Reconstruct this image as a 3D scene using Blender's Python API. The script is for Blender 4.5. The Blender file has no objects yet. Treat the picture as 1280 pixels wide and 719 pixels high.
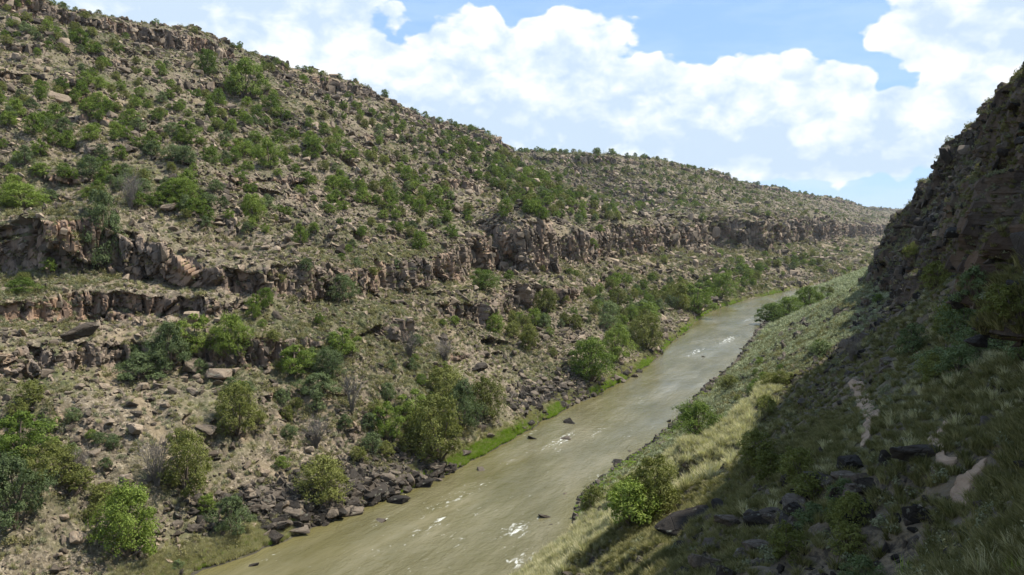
import bpy, math, random, time
import numpy as np
from mathutils import Vector, Matrix
from mathutils.bvhtree import BVHTree

T0 = time.time()
random.seed(7)
rng = np.random.default_rng(7)
scene = bpy.context.scene
COL = scene.collection
R = math.radians

# ------------------------------------------------------------------ camera
CAM = np.array([0.0, 0.0, 50.0])
FPX = 1000.0                      # focal length in pixels of the 1280 px wide photograph
PITCH = math.atan(74.5 / FPX)
cd = bpy.data.cameras.new("camera")
cam = bpy.data.objects.new("camera", cd)
COL.objects.link(cam)
cam.location = CAM
cam.rotation_euler = (math.pi / 2 - PITCH, 0, 0)
cd.sensor_width = 36
cd.lens = FPX / 1280 * 36
cd.clip_start = 0.1
cd.clip_end = 30000
scene.camera = cam
cp, sp = math.cos(PITCH), math.sin(PITCH)


def ray(u, v):
    a, b = (u - 640) / FPX, -(v - 359.5) / FPX
    d = np.array([a, cp + b * sp, -sp + b * cp])
    return d / np.linalg.norm(d)


def fix(x, y, z):
    """plan point read off the photograph with a level lens -> the same sight line under the real, tilted lens"""
    if y < 60:
        return (x, y)
    u = 640 + 1000 * x / y
    v = 285 - 1000 * (z - 50) / y
    if abs(z - 50) < 12:
        a = (u - 640) / FPX
        d = ray(u, v)
        k = y / d[1]
        return (d[0] * k, y)
    d = ray(u, v)
    k = (z - 50) / d[2]
    k = min(max(k, 0.6 * y), 1.5 * y / d[1])
    return (d[0] * k, d[1] * k)


def project(P):
    """world points (n,3) -> photo pixels and depth"""
    d = P - CAM
    f = d[:, 1] * cp - d[:, 2] * sp
    up = d[:, 1] * sp + d[:, 2] * cp
    f2 = np.where(f > 0.5, f, 0.5)
    return 640 + FPX * d[:, 0] / f2, 359.5 - FPX * up / f2, f


# ------------------------------------------------------------------ noise
def _h(ix, iy, seed):
    h = (ix.astype(np.int64) * 374761393 + iy.astype(np.int64) * 668265263 + seed * 974634777) & 0xFFFFFFFF
    h = ((h ^ (h >> 13)) * 1274126177) & 0xFFFFFFFF
    h = (h ^ (h >> 16)) & 0xFFFFFF
    return h.astype(np.float32) / np.float32(0xFFFFFF)


def vnoise(x, y, seed=0):
    ix, iy = np.floor(x), np.floor(y)
    fx, fy = x - ix, y - iy
    fx = fx * fx * fx * (fx * (fx * 6 - 15) + 10)
    fy = fy * fy * fy * (fy * (fy * 6 - 15) + 10)
    a, b = _h(ix, iy, seed), _h(ix + 1, iy, seed)
    c, d = _h(ix, iy + 1, seed), _h(ix + 1, iy + 1, seed)
    return (a + (b - a) * fx) * (1 - fy) + (c + (d - c) * fx) * fy


def fbm(x, y, seed=0, octv=4, gain=0.5):
    s = np.zeros_like(x, dtype=np.float64)
    amp, tot = 1.0, 0.0
    for o in range(octv):
        s += amp * (vnoise(x * 2 ** o + 17.3 * o, y * 2 ** o - 9.1 * o, seed + o) * 2 - 1)
        tot += amp
        amp *= gain
    return s / tot


def worley(x, y, seed=0):
    ix, iy = np.floor(x), np.floor(y)
    f1 = np.full(x.shape, 9.0)
    f2 = np.full(x.shape, 9.0)
    cid = np.zeros(x.shape)
    gx = np.zeros(x.shape)
    for dx in (-1, 0, 1):
        for dy in (-1, 0, 1):
            cx, cy = ix + dx, iy + dy
            px, py = cx + _h(cx, cy, seed), cy + _h(cx, cy, seed + 5)
            d = np.hypot(px - x, py - y)
            n = d < f1
            f2 = np.where(n, f1, np.minimum(f2, d))
            cid = np.where(n, _h(cx, cy, seed + 11), cid)
            gx = np.where(n, x - px, gx)
            f1 = np.where(n, d, f1)
    return f1, f2, cid, gx


def sstep(a, b, x):
    t = np.clip((x - a) / (b - a), 0, 1)
    return t * t * (3 - 2 * t)


# ------------------------------------------------------------------ mesh helpers
def grid_mesh(name, P, attrs=None, smooth=True):
    """P (n,m,3) -> mesh object data"""
    n, m = P.shape[:2]
    idx = np.arange(n * m, dtype=np.int32).reshape(n, m)
    q = np.stack([idx[:-1, :-1], idx[1:, :-1], idx[1:, 1:], idx[:-1, 1:]], -1).reshape(-1)
    return raw_mesh(name, P.reshape(-1, 3), q, 4, attrs, smooth)


def raw_mesh(name, V, q, k, attrs=None, smooth=False):
    me = bpy.data.meshes.new(name)
    me.vertices.add(len(V))
    me.vertices.foreach_set("co", np.asarray(V, dtype=np.float32).reshape(-1))
    nf = len(q) // k
    me.loops.add(len(q))
    me.loops.foreach_set("vertex_index", np.asarray(q, dtype=np.int32))
    me.polygons.add(nf)
    me.polygons.foreach_set("loop_start", np.arange(0, nf * k, k, dtype=np.int32))
    me.update(calc_edges=True)
    me.polygons.foreach_set("use_smooth", np.full(nf, smooth))
    for an, av in (attrs or {}).items():
        at = me.attributes.new(an, 'FLOAT', 'POINT')
        at.data.foreach_set("value", np.asarray(av, dtype=np.float32).reshape(-1))
    me.validate()
    return me


def add_obj(name, me, mat=None, parent=None, **props):
    o = bpy.data.objects.new(name, me)
    COL.objects.link(o)
    if mat is not None and len(me.materials) == 0:
        me.materials.append(mat)
    if parent is not None:
        o.parent = parent
    for k, v in props.items():
        o[k] = v
    return o


# ------------------------------------------------------------------ material helpers
class NT:
    def __init__(s, tree):
        s.t = tree
        s.n = tree.nodes
        s.l = tree.links

    def node(s, typ, **kw):
        nd = s.n.new(typ)
        for k, v in kw.items():
            setattr(nd, k, v)
        return nd

    def put(s, sock, v):
        if hasattr(v, 'is_output'):
            s.l.new(v, sock)
        elif v is not None:
            if isinstance(v, (tuple, list)) and len(v) == 3 and len(sock.default_value) == 4:
                v = (*v, 1)
            sock.default_value = v

    def math(s, op, a, b=None, c=None, clamp=False):
        nd = s.node('ShaderNodeMath', operation=op, use_clamp=clamp)
        for i, v in enumerate((a, b, c)):
            if v is not None:
                s.put(nd.inputs[i], v)
        return nd.outputs[0]

    def vmath(s, op, a, b=None):
        nd = s.node('ShaderNodeVectorMath', operation=op)
        s.put(nd.inputs[0], a)
        if b is not None:
            s.put(nd.inputs[1], b)
        return nd.outputs[0]

    def noise(s, vec, scale, detail=4, rough=0.55, dist=0.0):
        nd = s.node('ShaderNodeTexNoise')
        s.put(nd.inputs['Vector'], vec)
        nd.inputs['Scale'].default_value = scale
        nd.inputs['Detail'].default_value = detail
        nd.inputs['Roughness'].default_value = rough
        nd.inputs['Distortion'].default_value = dist
        return nd.outputs[0]

    def voro(s, vec, scale, out='Color', feature='F1'):
        nd = s.node('ShaderNodeTexVoronoi', feature=feature)
        s.put(nd.inputs['Vector'], vec)
        nd.inputs['Scale'].default_value = scale
        return nd.outputs[out]

    def ramp(s, fac, stops):
        nd = s.node('ShaderNodeValToRGB')
        s.put(nd.inputs[0], fac)
        e = nd.color_ramp.elements
        while len(e) < len(stops):
            e.new(0.5)
        for i, (p, c) in enumerate(stops):
            e[i].position = p
            e[i].color = (*c, 1) if len(c) == 3 else c
        return nd.outputs[0]

    def mix(s, f, a, b, mode='MIX'):
        nd = s.node('ShaderNodeMix', data_type='RGBA', blend_type=mode)
        s.put(nd.inputs[0], f)
        s.put(nd.inputs[6], a)
        s.put(nd.inputs[7], b)
        return nd.outputs[2]

    def maprange(s, v, a, b, c=0.0, d=1.0, smooth=False):
        nd = s.node('ShaderNodeMapRange', interpolation_type='SMOOTHSTEP' if smooth else 'LINEAR')
        for i, x in enumerate((v, a, b, c, d)):
            s.put(nd.inputs[i], x)
        return nd.outputs[0]

    def attr(s, name, out='Fac'):
        nd = s.node('ShaderNodeAttribute', attribute_name=name)
        return nd.outputs[out]

    def bump(s, h, strength=0.5, dist=0.1, normal=None):
        nd = s.node('ShaderNodeBump')
        nd.inputs['Strength'].default_value = strength
        nd.inputs['Distance'].default_value = dist
        s.put(nd.inputs['Height'], h)
        if normal is not None:
            s.put(nd.inputs['Normal'], normal)
        return nd.outputs[0]


def new_mat(name):
    m = bpy.data.materials.new(name)
    m.use_nodes = True
    nt = NT(m.node_tree)
    b = m.node_tree.nodes['Principled BSDF']
    b.inputs['Roughness'].default_value = 0.9
    b.inputs['Specular IOR Level'].default_value = 0.2
    return m, nt, b


def terrain_mat(name, soil, dark, grassy, rk=1.0):
    m, nt, b = new_mat(name)
    pos = nt.node('ShaderNodeNewGeometry').outputs['Position']
    big = nt.noise(pos, 0.035, 4)
    mid = nt.noise(pos, 0.35, 5, 0.65)
    fine = nt.noise(pos, 3.0, 4, 0.7)
    c_soil = nt.ramp(mid, [(0.30, dark), (0.5, soil), (0.72, tuple(min(1, x * 1.35) for x in soil))])
    stones = nt.voro(pos, 2.2)
    sg = nt.node('ShaderNodeSeparateColor')
    nt.put(sg.inputs[0], stones)
    c_stone = nt.ramp(sg.outputs[0], [(0.0, (0.06, 0.05, 0.045)), (0.5, (0.17, 0.14, 0.115)), (1.0, (0.30, 0.25, 0.205))])
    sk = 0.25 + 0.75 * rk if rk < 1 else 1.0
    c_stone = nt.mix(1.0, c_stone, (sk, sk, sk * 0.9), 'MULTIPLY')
    c1 = nt.mix(nt.maprange(fine, 0.42, 0.56), c_soil, c_stone)
    c_grass = nt.ramp(nt.noise(pos, 1.3, 5, 0.7), [(0.3, tuple(x * 0.55 for x in grassy)), (0.6, grassy), (0.75, (0.26, 0.22, 0.12))])
    c2 = nt.mix(nt.math('MULTIPLY', nt.maprange(big, 0.44, 0.62), nt.maprange(mid, 0.35, 0.6), clamp=True), c1, c_grass)
    c2 = nt.mix(nt.math('MULTIPLY', nt.attr('bare'), nt.maprange(mid, 0.3, 0.55)), c2, nt.ramp(nt.noise(pos, 1.2, 4), [(0.3, (0.15, 0.115, 0.072)), (0.7, (0.27, 0.21, 0.135))]))
    # bank grass
    g = nt.attr('grass')
    c3 = nt.mix(g, c2, nt.ramp(nt.noise(pos, 0.6, 5, 0.7), [(0.3, (0.13, 0.15, 0.04)), (0.5, (0.26, 0.25, 0.09)), (0.7, (0.42, 0.36, 0.18))]))
    # cliff rock: warm faces, dark varnish, streaks down the face
    mp = nt.vmath('MULTIPLY', pos, (1.0, 1.0, 0.22))
    streak = nt.noise(mp, 0.5, 6, 0.65)
    blk = nt.node('ShaderNodeSeparateColor')
    nt.put(blk.inputs[0], nt.voro(mp, 0.55))
    c_rock = nt.ramp(streak, [(0.28, (0.05, 0.042, 0.037)), (0.45, (0.14, 0.112, 0.09)), (0.58, (0.235, 0.19, 0.15)), (0.74, (0.36, 0.28, 0.205))])
    c_rock = nt.mix(0.35, c_rock, nt.ramp(blk.outputs[0], [(0.1, (0.07, 0.055, 0.05)), (0.6, (0.24, 0.18, 0.14)), (1, (0.44, 0.31, 0.20))]))
    warm = nt.noise(pos, 0.06, 3)
    c_rock = nt.mix(nt.maprange(warm, 0.45, 0.65, 0.0, 0.8), c_rock, nt.mix(1.0, c_rock, (1.15, 0.96, 0.84), 'MULTIPLY'))
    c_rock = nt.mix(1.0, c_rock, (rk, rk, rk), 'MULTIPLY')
    c4 = nt.mix(nt.attr('rock'), c3, c_rock)
    wet = nt.attr('wet')
    c5 = nt.mix(wet, c4, (0.05, 0.045, 0.035))
    nt.put(b.inputs['Base Color'], c5)
    h = nt.math('ADD', nt.math('MULTIPLY', fine, 0.5), nt.math('MULTIPLY', mid, 1.0))
    nt.put(b.inputs['Normal'], nt.bump(h, 0.7, 0.35))
    return m


def rock_mat(name, lo, mid_, hi, sat=0.5):
    m, nt, b = new_mat(name)
    co = nt.node('ShaderNodeTexCoord').outputs['Object']
    oi = nt.node('ShaderNodeObjectInfo').outputs['Random']
    n1 = nt.noise(co, 1.6, 5, 0.65)
    base = nt.ramp(oi, [(0.0, lo), (0.45, mid_), (1.0, hi)])
    c = nt.mix(nt.maprange(n1, 0.35, 0.65, 0.0, 0.7), base, nt.mix(1.0, base, (0.45, 0.42, 0.42), 'MULTIPLY'))
    lich = nt.noise(co, 4.0, 3)
    c = nt.mix(nt.maprange(lich, 0.62, 0.7, 0.0, 0.5), c, (0.25, 0.25, 0.2))
    nt.put(b.inputs['Base Color'], c)
    cr = nt.voro(nt.vmath('ADD', co, nt.vmath('MULTIPLY', nt.node('ShaderNodeNewGeometry').outputs['Position'], (0.0, 0.0, 0.0))), 2.6, 'Distance', 'DISTANCE_TO_EDGE')
    crack = nt.maprange(cr, 0.0, 0.025, 1.0, 0.0)
    c = nt.mix(nt.math('MULTIPLY', crack, 0.45), c, nt.mix(1.0, c, (0.3, 0.28, 0.27), 'MULTIPLY'))
    spot = nt.noise(co, 9.0, 5, 0.7)
    c = nt.mix(nt.maprange(spot, 0.55, 0.7, 0.0, 0.55), c, nt.mix(1.0, c, (1.5, 1.45, 1.3), 'MULTIPLY'))
    nt.put(b.inputs['Base Color'], c)
    nt.put(b.inputs['Normal'], nt.bump(nt.math('ADD', nt.noise(co, 5.0, 6, 0.75), nt.math('MULTIPLY', nt.maprange(cr, 0.0, 0.04), 0.25)), 0.9, 0.14))
    b.inputs['Roughness'].default_value = 0.9
    return m


def leaf_mat(name, c0, c1, c2, trans=0.25):
    m, nt, b = new_mat(name)
    oi = nt.node('ShaderNodeObjectInfo').outputs['Random']
    lv = nt.attr('lv')
    f = nt.math('ADD', nt.math('MULTIPLY', lv, 0.55), nt.math('MULTIPLY', oi, 0.45))
    c = nt.ramp(f, [(0.1, c0), (0.5, c1), (0.92, c2)])
    nt.put(b.inputs['Base Color'], c)
    b.inputs['Roughness'].default_value = 0.7
    tr = nt.node('ShaderNodeBsdfTranslucent')
    nt.put(tr.inputs['Color'], nt.mix(1.0, c, (1.1, 1.25, 0.7), 'MULTIPLY'))
    ms = nt.node('ShaderNodeMixShader')
    ms.inputs[0].default_value = trans
    nt.l.new(b.outputs[0], ms.inputs[1])
    nt.l.new(tr.outputs[0], ms.inputs[2])
    out = [n for n in m.node_tree.nodes if n.type == 'OUTPUT_MATERIAL'][0]
    nt.l.new(ms.outputs[0], out.inputs[0])
    return m


M = {
    'left': terrain_mat('slope_ground', (0.118, 0.094, 0.06), (0.042, 0.034, 0.023), (0.082, 0.09, 0.036)),
    'right': terrain_mat('shaded_slope_ground', (0.14, 0.11, 0.072), (0.055, 0.045, 0.03), (0.08, 0.08, 0.034), 0.42),  # right-side copy; rock and stone colour darkened to deepen the wall's shade
    'rock': rock_mat('talus_rock', (0.05, 0.041, 0.033), (0.155, 0.125, 0.095), (0.36, 0.285, 0.21)),
    'basalt': rock_mat('dark_basalt', (0.024, 0.021, 0.018), (0.055, 0.046, 0.038), (0.17, 0.14, 0.11)),
    'juniper': leaf_mat('juniper_leaves', (0.05, 0.085, 0.013), (0.12, 0.172, 0.026), (0.215, 0.265, 0.055)),
    'olive': leaf_mat('olive_leaves', (0.075, 0.085, 0.02), (0.135, 0.148, 0.036), (0.23, 0.235, 0.07)),
    'bluegreen': leaf_mat('bluegreen_leaves', (0.06, 0.085, 0.034), (0.115, 0.15, 0.062), (0.20, 0.24, 0.11)),
    'sage': leaf_mat('sage_leaves', (0.10, 0.11, 0.055), (0.18, 0.19, 0.105), (0.29, 0.29, 0.18), 0.15),
    'palesage': leaf_mat('pale_sage_leaves', (0.15, 0.17, 0.085), (0.29, 0.31, 0.18), (0.44, 0.46, 0.30), 0.15),  # sage brightened in colour for the sunlit part of the right slope
    'straw': leaf_mat('straw_blades', (0.24, 0.225, 0.12), (0.43, 0.39, 0.24), (0.60, 0.55, 0.38), 0.3),
    'green': leaf_mat('green_blades', (0.12, 0.19, 0.025), (0.23, 0.33, 0.045), (0.40, 0.46, 0.09), 0.35),
    'dullgreen': leaf_mat('dull_green_blades', (0.075, 0.078, 0.024), (0.17, 0.16, 0.065), (0.32, 0.28, 0.14), 0.25),
}
m_, nt_, b_ = new_mat('juniper_bark')
co_ = nt_.node('ShaderNodeTexCoord').outputs['Object']
nt_.put(b_.inputs['Base Color'], nt_.ramp(nt_.noise(co_, 6, 4), [(0.3, (0.06, 0.045, 0.035)), (0.7, (0.2, 0.16, 0.13))]))
M['bark'] = m_
m_, nt_, b_ = new_mat('dead_grey_wood')
co_ = nt_.node('ShaderNodeTexCoord').outputs['Object']
nt_.put(b_.inputs['Base Color'], nt_.ramp(nt_.noise(co_, 5, 4), [(0.3, (0.10, 0.085, 0.075)), (0.7, (0.24, 0.215, 0.19))]))
M['dead'] = m_
m_, nt_, b_ = new_mat('path_dirt')
po_ = nt_.node('ShaderNodeNewGeometry').outputs['Position']
nt_.put(b_.inputs['Base Color'], nt_.ramp(nt_.noise(po_, 1.7, 6, 0.65), [(0.3, (0.15, 0.105, 0.072)), (0.5, (0.30, 0.215, 0.15)), (0.75, (0.38, 0.285, 0.205))]))
nt_.put(b_.inputs['Normal'], nt_.bump(nt_.noise(po_, 6, 4, 0.7), 0.6, 0.08))
M['path'] = m_

# ------------------------------------------------------------------ plan curves
LB = [(-145, -60), (-110, 0), (-92, 40), (-70, 85), (-38, 126), (-13, 164), (13, 217), (44, 278), (78, 370), (130, 500),
      (240, 665), (330, 790), (450, 960), (600, 1200), (900, 1700), (1400, 2500), (2600, 3700), (4200, 4800)]
LC = [(-215, -15), (-180, 42), (-160, 85), (-135, 127), (-106, 168), (-61, 192), (-35, 250), (-2, 325), (38, 432), (85, 550),
      (180, 730), (280, 860), (378, 1050), (500, 1260), (780, 1790), (1250, 2600), (2400, 3850), (4000, 4950)]
LR = [(-386, 80), (-351, 140), (-325, 182), (-303, 225), (-271, 263), (-246, 300), (-222, 345), (-190, 385), (-160, 448), (-118, 588),
      (-64, 800), (0, 1030), (155, 1110), (290, 1370), (640, 2000), (1300, 3100), (2000, 4300), (3500, 5300)]
RB = [(-125, -140), (-92, -70), (-57, 0), (-37, 40), (-18, 78), (8, 120), (13, 150), (37, 196), (60, 250), (85, 303), (139, 435),
      (210, 590), (272, 690), (350, 790), (480, 960), (640, 1200), (950, 1700), (1450, 2500), (2650, 3650), (4250, 4700)]
LB = np.array([fix(x, y, 0) for x, y in LB])
LC = np.array([fix(x, y, 44) for x, y in LC])
LR = np.array([fix(x, y, 150) for x, y in LR])
RB = np.array([fix(x, y, 0) for x, y in RB])


def catmull(P, t):
    i = np.clip(np.floor(t).astype(int), 0, len(P) - 2)
    f = (t - i)[:, None]
    p0 = P[np.maximum(i - 1, 0)]
    p1, p2 = P[i], P[i + 1]
    p3 = P[np.minimum(i + 2, len(P) - 1)]
    return 0.5 * (2 * p1 + (p2 - p0) * f + (2 * p0 - 5 * p1 + 4 * p2 - p3) * f ** 2 + (3 * p1 - p0 - 3 * p2 + p3) * f ** 3)


def column_params(P, k, dmin, near=120.0):
    """curve parameters whose spacing along P grows with the distance from the camera"""
    t = np.linspace(0, len(P) - 1, 40000)
    X = catmull(P, t)
    seg = np.r_[0, np.hypot(*(X[1:] - X[:-1]).T)]
    d = np.maximum(np.hypot(X[:, 0], X[:, 1]), near)
    w = np.cumsum(seg / np.maximum(k * d, dmin))
    return np.interp(np.arange(0, w[-1]), w, t)


def terrace(z, zc, h, m):
    """steepens the ground into a ledge of half-height h about zc, by the amount m (0..1)"""
    x = (z - zc) / h
    inside = np.abs(x) < 1
    g = np.sign(x) * np.abs(x) ** 0.27
    return np.where(inside, zc + h * ((1 - m) * x + m * g), z)


def resample(X, Y, Z, nr, wfun=None):
    """re-space every column's points evenly along its profile"""
    oX, oY, oZ = (np.empty((X.shape[0], nr)) for _ in range(3))
    for i in range(X.shape[0]):
        ds = np.sqrt(np.diff(X[i]) ** 2 + np.diff(Y[i]) ** 2 + (1.7 * np.diff(Z[i])) ** 2)
        if wfun is not None:
            ds = ds * wfun(X[i, 1:], Y[i, 1:], Z[i, 1:])
        s = np.r_[0, np.cumsum(ds)]
        q = np.linspace(0, s[-1], nr)
        oX[i], oY[i], oZ[i] = np.interp(q, s, X[i]), np.interp(q, s, Y[i]), np.interp(q, s, Z[i])
    return oX, oY, oZ


def grid_normals(P):
    du = np.gradient(P, axis=0)
    dv = np.gradient(P, axis=1)
    n = np.cross(du, dv)
    n /= np.maximum(np.linalg.norm(n, axis=2, keepdims=True), 1e-9)
    n *= np.where(n[..., 2:3] < 0, -1, 1)
    return n


def blocks(P, A, n, amp=1.0, seed=0, k=1.0, c0=0.50, c1_=0.72):
    """cliff and rubble relief: stepped blocks with cracks, pushed out of the slope"""
    nz = n[..., 2]
    cliff = 1 - sstep(c0, c1_, nz)
    x, y, z = P[..., 0], P[..., 1], P[..., 2]
    a = A + 0.7 * fbm(x / 7, z / 7, seed + 3, 2)
    zz = z + 0.8 * fbm(a / 5, z / 9, seed + 4, 2)
    f1, f2, c1, g1 = worley(a / 7.0 / k, zz / 15.0 / k, seed + 21)
    d = (c1 - 0.5) * 4.6 - 2.0 * (1 - sstep(0.0, 0.07, f2 - f1)) + 1.2 * g1 * (c1 - 0.4)
    f1, f2, c2, g2 = worley(a / 2.2 / k + 0.25 * z / 7, zz / 7.5 / k, seed + 31)
    d += (c2 - 0.5) * 2.3 - 1.3 * (1 - sstep(0.0, 0.10, f2 - f1)) + 0.6 * g2
    f1, f2, c3, g3 = worley(a / 1.1 / k, zz / 1.9 / k, seed + 41)
    d += (c3 - 0.5) * 0.75 - 0.3 * (1 - sstep(0.0, 0.12, f2 - f1))
    hz = n.copy()
    hz[..., 2] = 0
    hz /= np.maximum(np.linalg.norm(hz, axis=2, keepdims=True), 1e-6)
    # rubble
    f1, f2, c4, g4 = worley(x / 2.6, y / 2.6, seed + 51)
    f1b, f2b, c5, g5 = worley(x / 1.1, y / 1.1, seed + 61)
    talus = sstep(-0.15, 0.3, fbm(x / 30, y / 30, seed + 71, 3))
    t = talus * ((c4 - 0.3) * 0.7 * sstep(0, 0.25, f2 - f1) + (c5 - 0.4) * 0.45 * sstep(0, 0.3, f2b - f1b))
    t += 0.5 * fbm(x / 5, y / 5, seed + 81, 3)
    dry = sstep(-0.5, 1.2, z)
    out = P + hz * (d * cliff * amp * dry)[..., None] + n * (t * (1 - cliff) * amp * dry)[..., None]
    return out, cliff


def on_water(u, v):
    d = ray(u, v)
    return CAM + d * (-50 / d[2])


LUSH = [(500, 604, 5), (540, 585, 6), (570, 576, 6), (600, 565, 7), (640, 545, 6), (690, 518, 5), (740, 490, 6), (775, 482, 8), (812, 458, 8), (838, 434, 12),
        (860, 414, 14), (890, 396, 18), (925, 382, 18), (960, 367, 22)]
STRAW = [(600, 548, 7), (640, 530, 7), (680, 505, 6), (560, 570, 6), (330, 692, 6), (290, 706, 6), (250, 712, 7), (790, 472, 9), (850, 408, 14)]


def spot_mask(X, Y, spots):
    m = np.zeros(X.shape)
    for u, v, r in spots:
        p = on_water(u, v)
        m = np.maximum(m, np.exp(-((X - p[0]) ** 2 + (Y - p[1]) ** 2) / (1.2 * r) ** 2))
    return m


# ------------------------------------------------------------------ left canyon wall
def build_left():
    t = column_params(LB, 0.0020, 0.26, 110)
    nc = len(t)
    B, C, Rm = catmull(LB, t), catmull(LC, t), catmull(LR, t)
    arc = np.r_[0, np.cumsum(np.hypot(*(C[1:] - C[:-1]).T))]
    dist = np.hypot(C[:, 0], C[:, 1])
    tan = np.gradient(B, axis=0)
    tan /= np.linalg.norm(tan, axis=1, keepdims=True)
    nout = np.stack([-tan[:, 1], tan[:, 0]], 1)
    # dense profile: river bed -> bank -> cliff line -> rim -> plateau
    p0 = np.linspace(-1, 0, 20, endpoint=False)
    p1 = np.linspace(0, 1, 330, endpoint=False)
    p2 = np.linspace(1, 2, 900, endpoint=False)
    p3 = np.linspace(2, 3, 60)
    p = np.r_[p0, p1, p2, p3][None, :]
    cols = lambda a: a[:, None]
    back = Rm + (Rm - C) / np.linalg.norm(Rm - C, axis=1, keepdims=True) * np.maximum(90, dist * 0.12)[:, None]
    def seg(ax):
        f0 = cols(B[:, ax]) - cols(nout[:, ax]) * 14 * (-p)
        f1 = cols(B[:, ax]) + (cols(C[:, ax]) - cols(B[:, ax])) * p
        f2 = cols(C[:, ax]) + (cols(Rm[:, ax]) - cols(C[:, ax])) * (p - 1)
        f3 = cols(Rm[:, ax]) + (cols(back[:, ax]) - cols(Rm[:, ax])) * (p - 2)
        return np.where(p < 0, f0, np.where(p < 1, f1, np.where(p < 2, f2, f3)))
    X, Y = seg(0), seg(1)
    # upper-slope shape: straight near, full on the spur, hollow behind it
    ex = np.interp(t, [0, 5, 7.5, 8.7, 9.2, 9.75, 10.6, 11.5, 12.5, 14, 17], [1.0, 1.0, 0.95, 0.85, 0.9, 1.9, 2.0, 1.5, 1.2, 1.15, 1.1])[:, None]
    zt = np.interp(t, [0, 9.5, 10, 11, 12, 17], [150, 150, 150, 148, 150, 152])[:, None]
    Z = np.where(p < 0, 3.2 * p,
                 np.where(p < 1, 44 * np.clip(p, 0, 1) ** 1.12 + 1.4 * sstep(0, 0.05, p),
                          np.where(p < 2, 45.4 + (zt - 45.4) * np.clip(p - 1, 0, 1) ** ex, zt + 6 * (p - 2) ** 0.7)))
    slope = sstep(0.02, 0.3, p) * (1 - 0.75 * sstep(1.97, 2.03, p))
    Z = Z + slope * (7.5 * fbm(X / 55, Y / 55, 3, 4) + 1.6 * fbm(X / 11, Y / 11, 8, 3))
    Z = Z + slope * 3.2 * fbm(X / 19, Y / 19, 93, 3)
    Z = Z + slope * sstep(450, 900, np.hypot(X, Y)) * (15 * fbm(X / 170, Y / 170, 95, 3) + 5 * fbm(X / 50, Y / 50, 97, 2))
    for bx, by, br, ba in ((8, 322, 14, 19), (-13, 312, 9, -15), (-20, 328, 9, -11), (-64, 190, 9, -5), (-95, 176, 10, 6), (-27, 262, 8, 7), (-22, 236, 7, 6), (36, 400, 12, 7), (90, 545, 16, 8), (60, 500, 12, -8)):
        Z = Z + ba * np.exp(-((X - bx) ** 2 + (Y - by) ** 2) / br ** 2)
    Z = Z + (0.9 * fbm(X / 6, Y / 6, 91, 3) * sstep(-0.1, 0.03, p) * (1 - slope))
    # gullies run down the slope
    gl = fbm(cols(arc) / 38 + 0.6 * fbm(X / 60, Y / 60, 77, 2), p * 0.8 + 0 * cols(arc), 55, 3)
    Z -= slope * 5.0 * np.clip(gl, 0, 1) * sstep(0.3, 1.2, p) * (1 - sstep(1.5, 2.0, p))
    # ledges
    na = cols(arc)
    m_mid = np.clip(0.55 + 1.6 * fbm(na / 45 + 0 * p, p * 0.5 + 0 * na, 15, 3), 0, 1)
    force = np.interp(t, [0, 3.5, 5, 5.3, 6.5, 7.0, 8.2, 9, 10, 12, 17], [1, 1, 1.1, 1.2, 1, 1.3, 1.3, 1.2, 1.4, 1.5, 1.5])[:, None]
    hm = np.interp(t, [0, 3.5, 5.2, 6.6, 7.1, 8.4, 9.2, 10.5, 13, 17], [10, 10, 8.5, 11, 17, 16, 18, 33, 40, 40])[:, None]
    zcm = np.interp(t, [0, 4.3, 4.7, 6.1, 6.8, 9, 11, 17], [46, 46, 37, 37, 41.5, 41.5, 45, 46])[:, None]
    hm = hm * (1 + 0.35 * fbm(na / 55 + 0 * p, 0 * Z, 191, 3))
    Z = terrace(Z, zcm + 2.2 * fbm(na / 60 + 0 * p, 0 * Z, 19, 2), hm, np.clip(m_mid * 0.6 + force * 0.55, 0, 0.97))
    m_low = np.clip(0.15 + 2.2 * fbm(na / 28 + 0 * p, p * 0.8 + 0 * na, 25, 3), 0, 0.95) * (t < 9.5)[:, None]
    m_low = np.maximum(m_low, np.interp(t, [3.2, 3.6, 4.6, 4.9, 5.9, 6.2, 7.0, 7.3], [0, 0.97, 0.97, 0, 0, 0.97, 0.97, 0])[:, None])
    Z = terrace(Z, 34 + 2 * fbm(na / 35 + 0 * p, 0 * Z, 27, 2), 4.5, np.interp(t, [2.5, 3, 4.5, 4.8], [0, 0.95, 0.95, 0])[:, None] + 0 * Z)
    Z = terrace(Z, 25 + 2 * fbm(na / 35 + 0 * p, 0 * Z, 29, 2), np.interp(t, [0, 5.5, 6.2, 7.2, 7.5, 17], [6, 5, 7.5, 7.5, 5, 5])[:, None], m_low)
    m_up = np.clip(0.0 + 1.8 * fbm(na / 50 + 0 * p, p + 0 * na, 35, 3), 0, 0.8)
    Z = terrace(Z, 68 + 5 * fbm(na / 70 + 0 * p, 0 * Z, 39, 2), 5.0, m_up)
    for zc_, hh_, sd_ in ((59, 3.0, 131), (82, 3.0, 133), (97, 3.5, 135), (112, 3.0, 137), (125, 3.5, 139), (33, 3.0, 141), (15, 2.5, 143)):
        Z = terrace(Z, zc_ + 4 * fbm(na / 40 + 0 * p, 0 * Z, sd_, 2), hh_, np.clip(-0.15 + 2.6 * fbm(na / 16 + 0 * p, p * 2 + 0 * na, sd_ + 40, 3), 0, 0.85))
    m_rim = np.clip(0.75 + 1.5 * fbm(na / 40 + 0 * p, 0 * Z, 45, 3), 0.1, 0.97)
    Z = terrace(Z, zt - 8.5 + 0 * Z, 9.0, m_rim)
    Z += 0.8 * fbm(X / 3.5, Y / 3.5, 61, 2) * slope
    nr = 960
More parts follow.
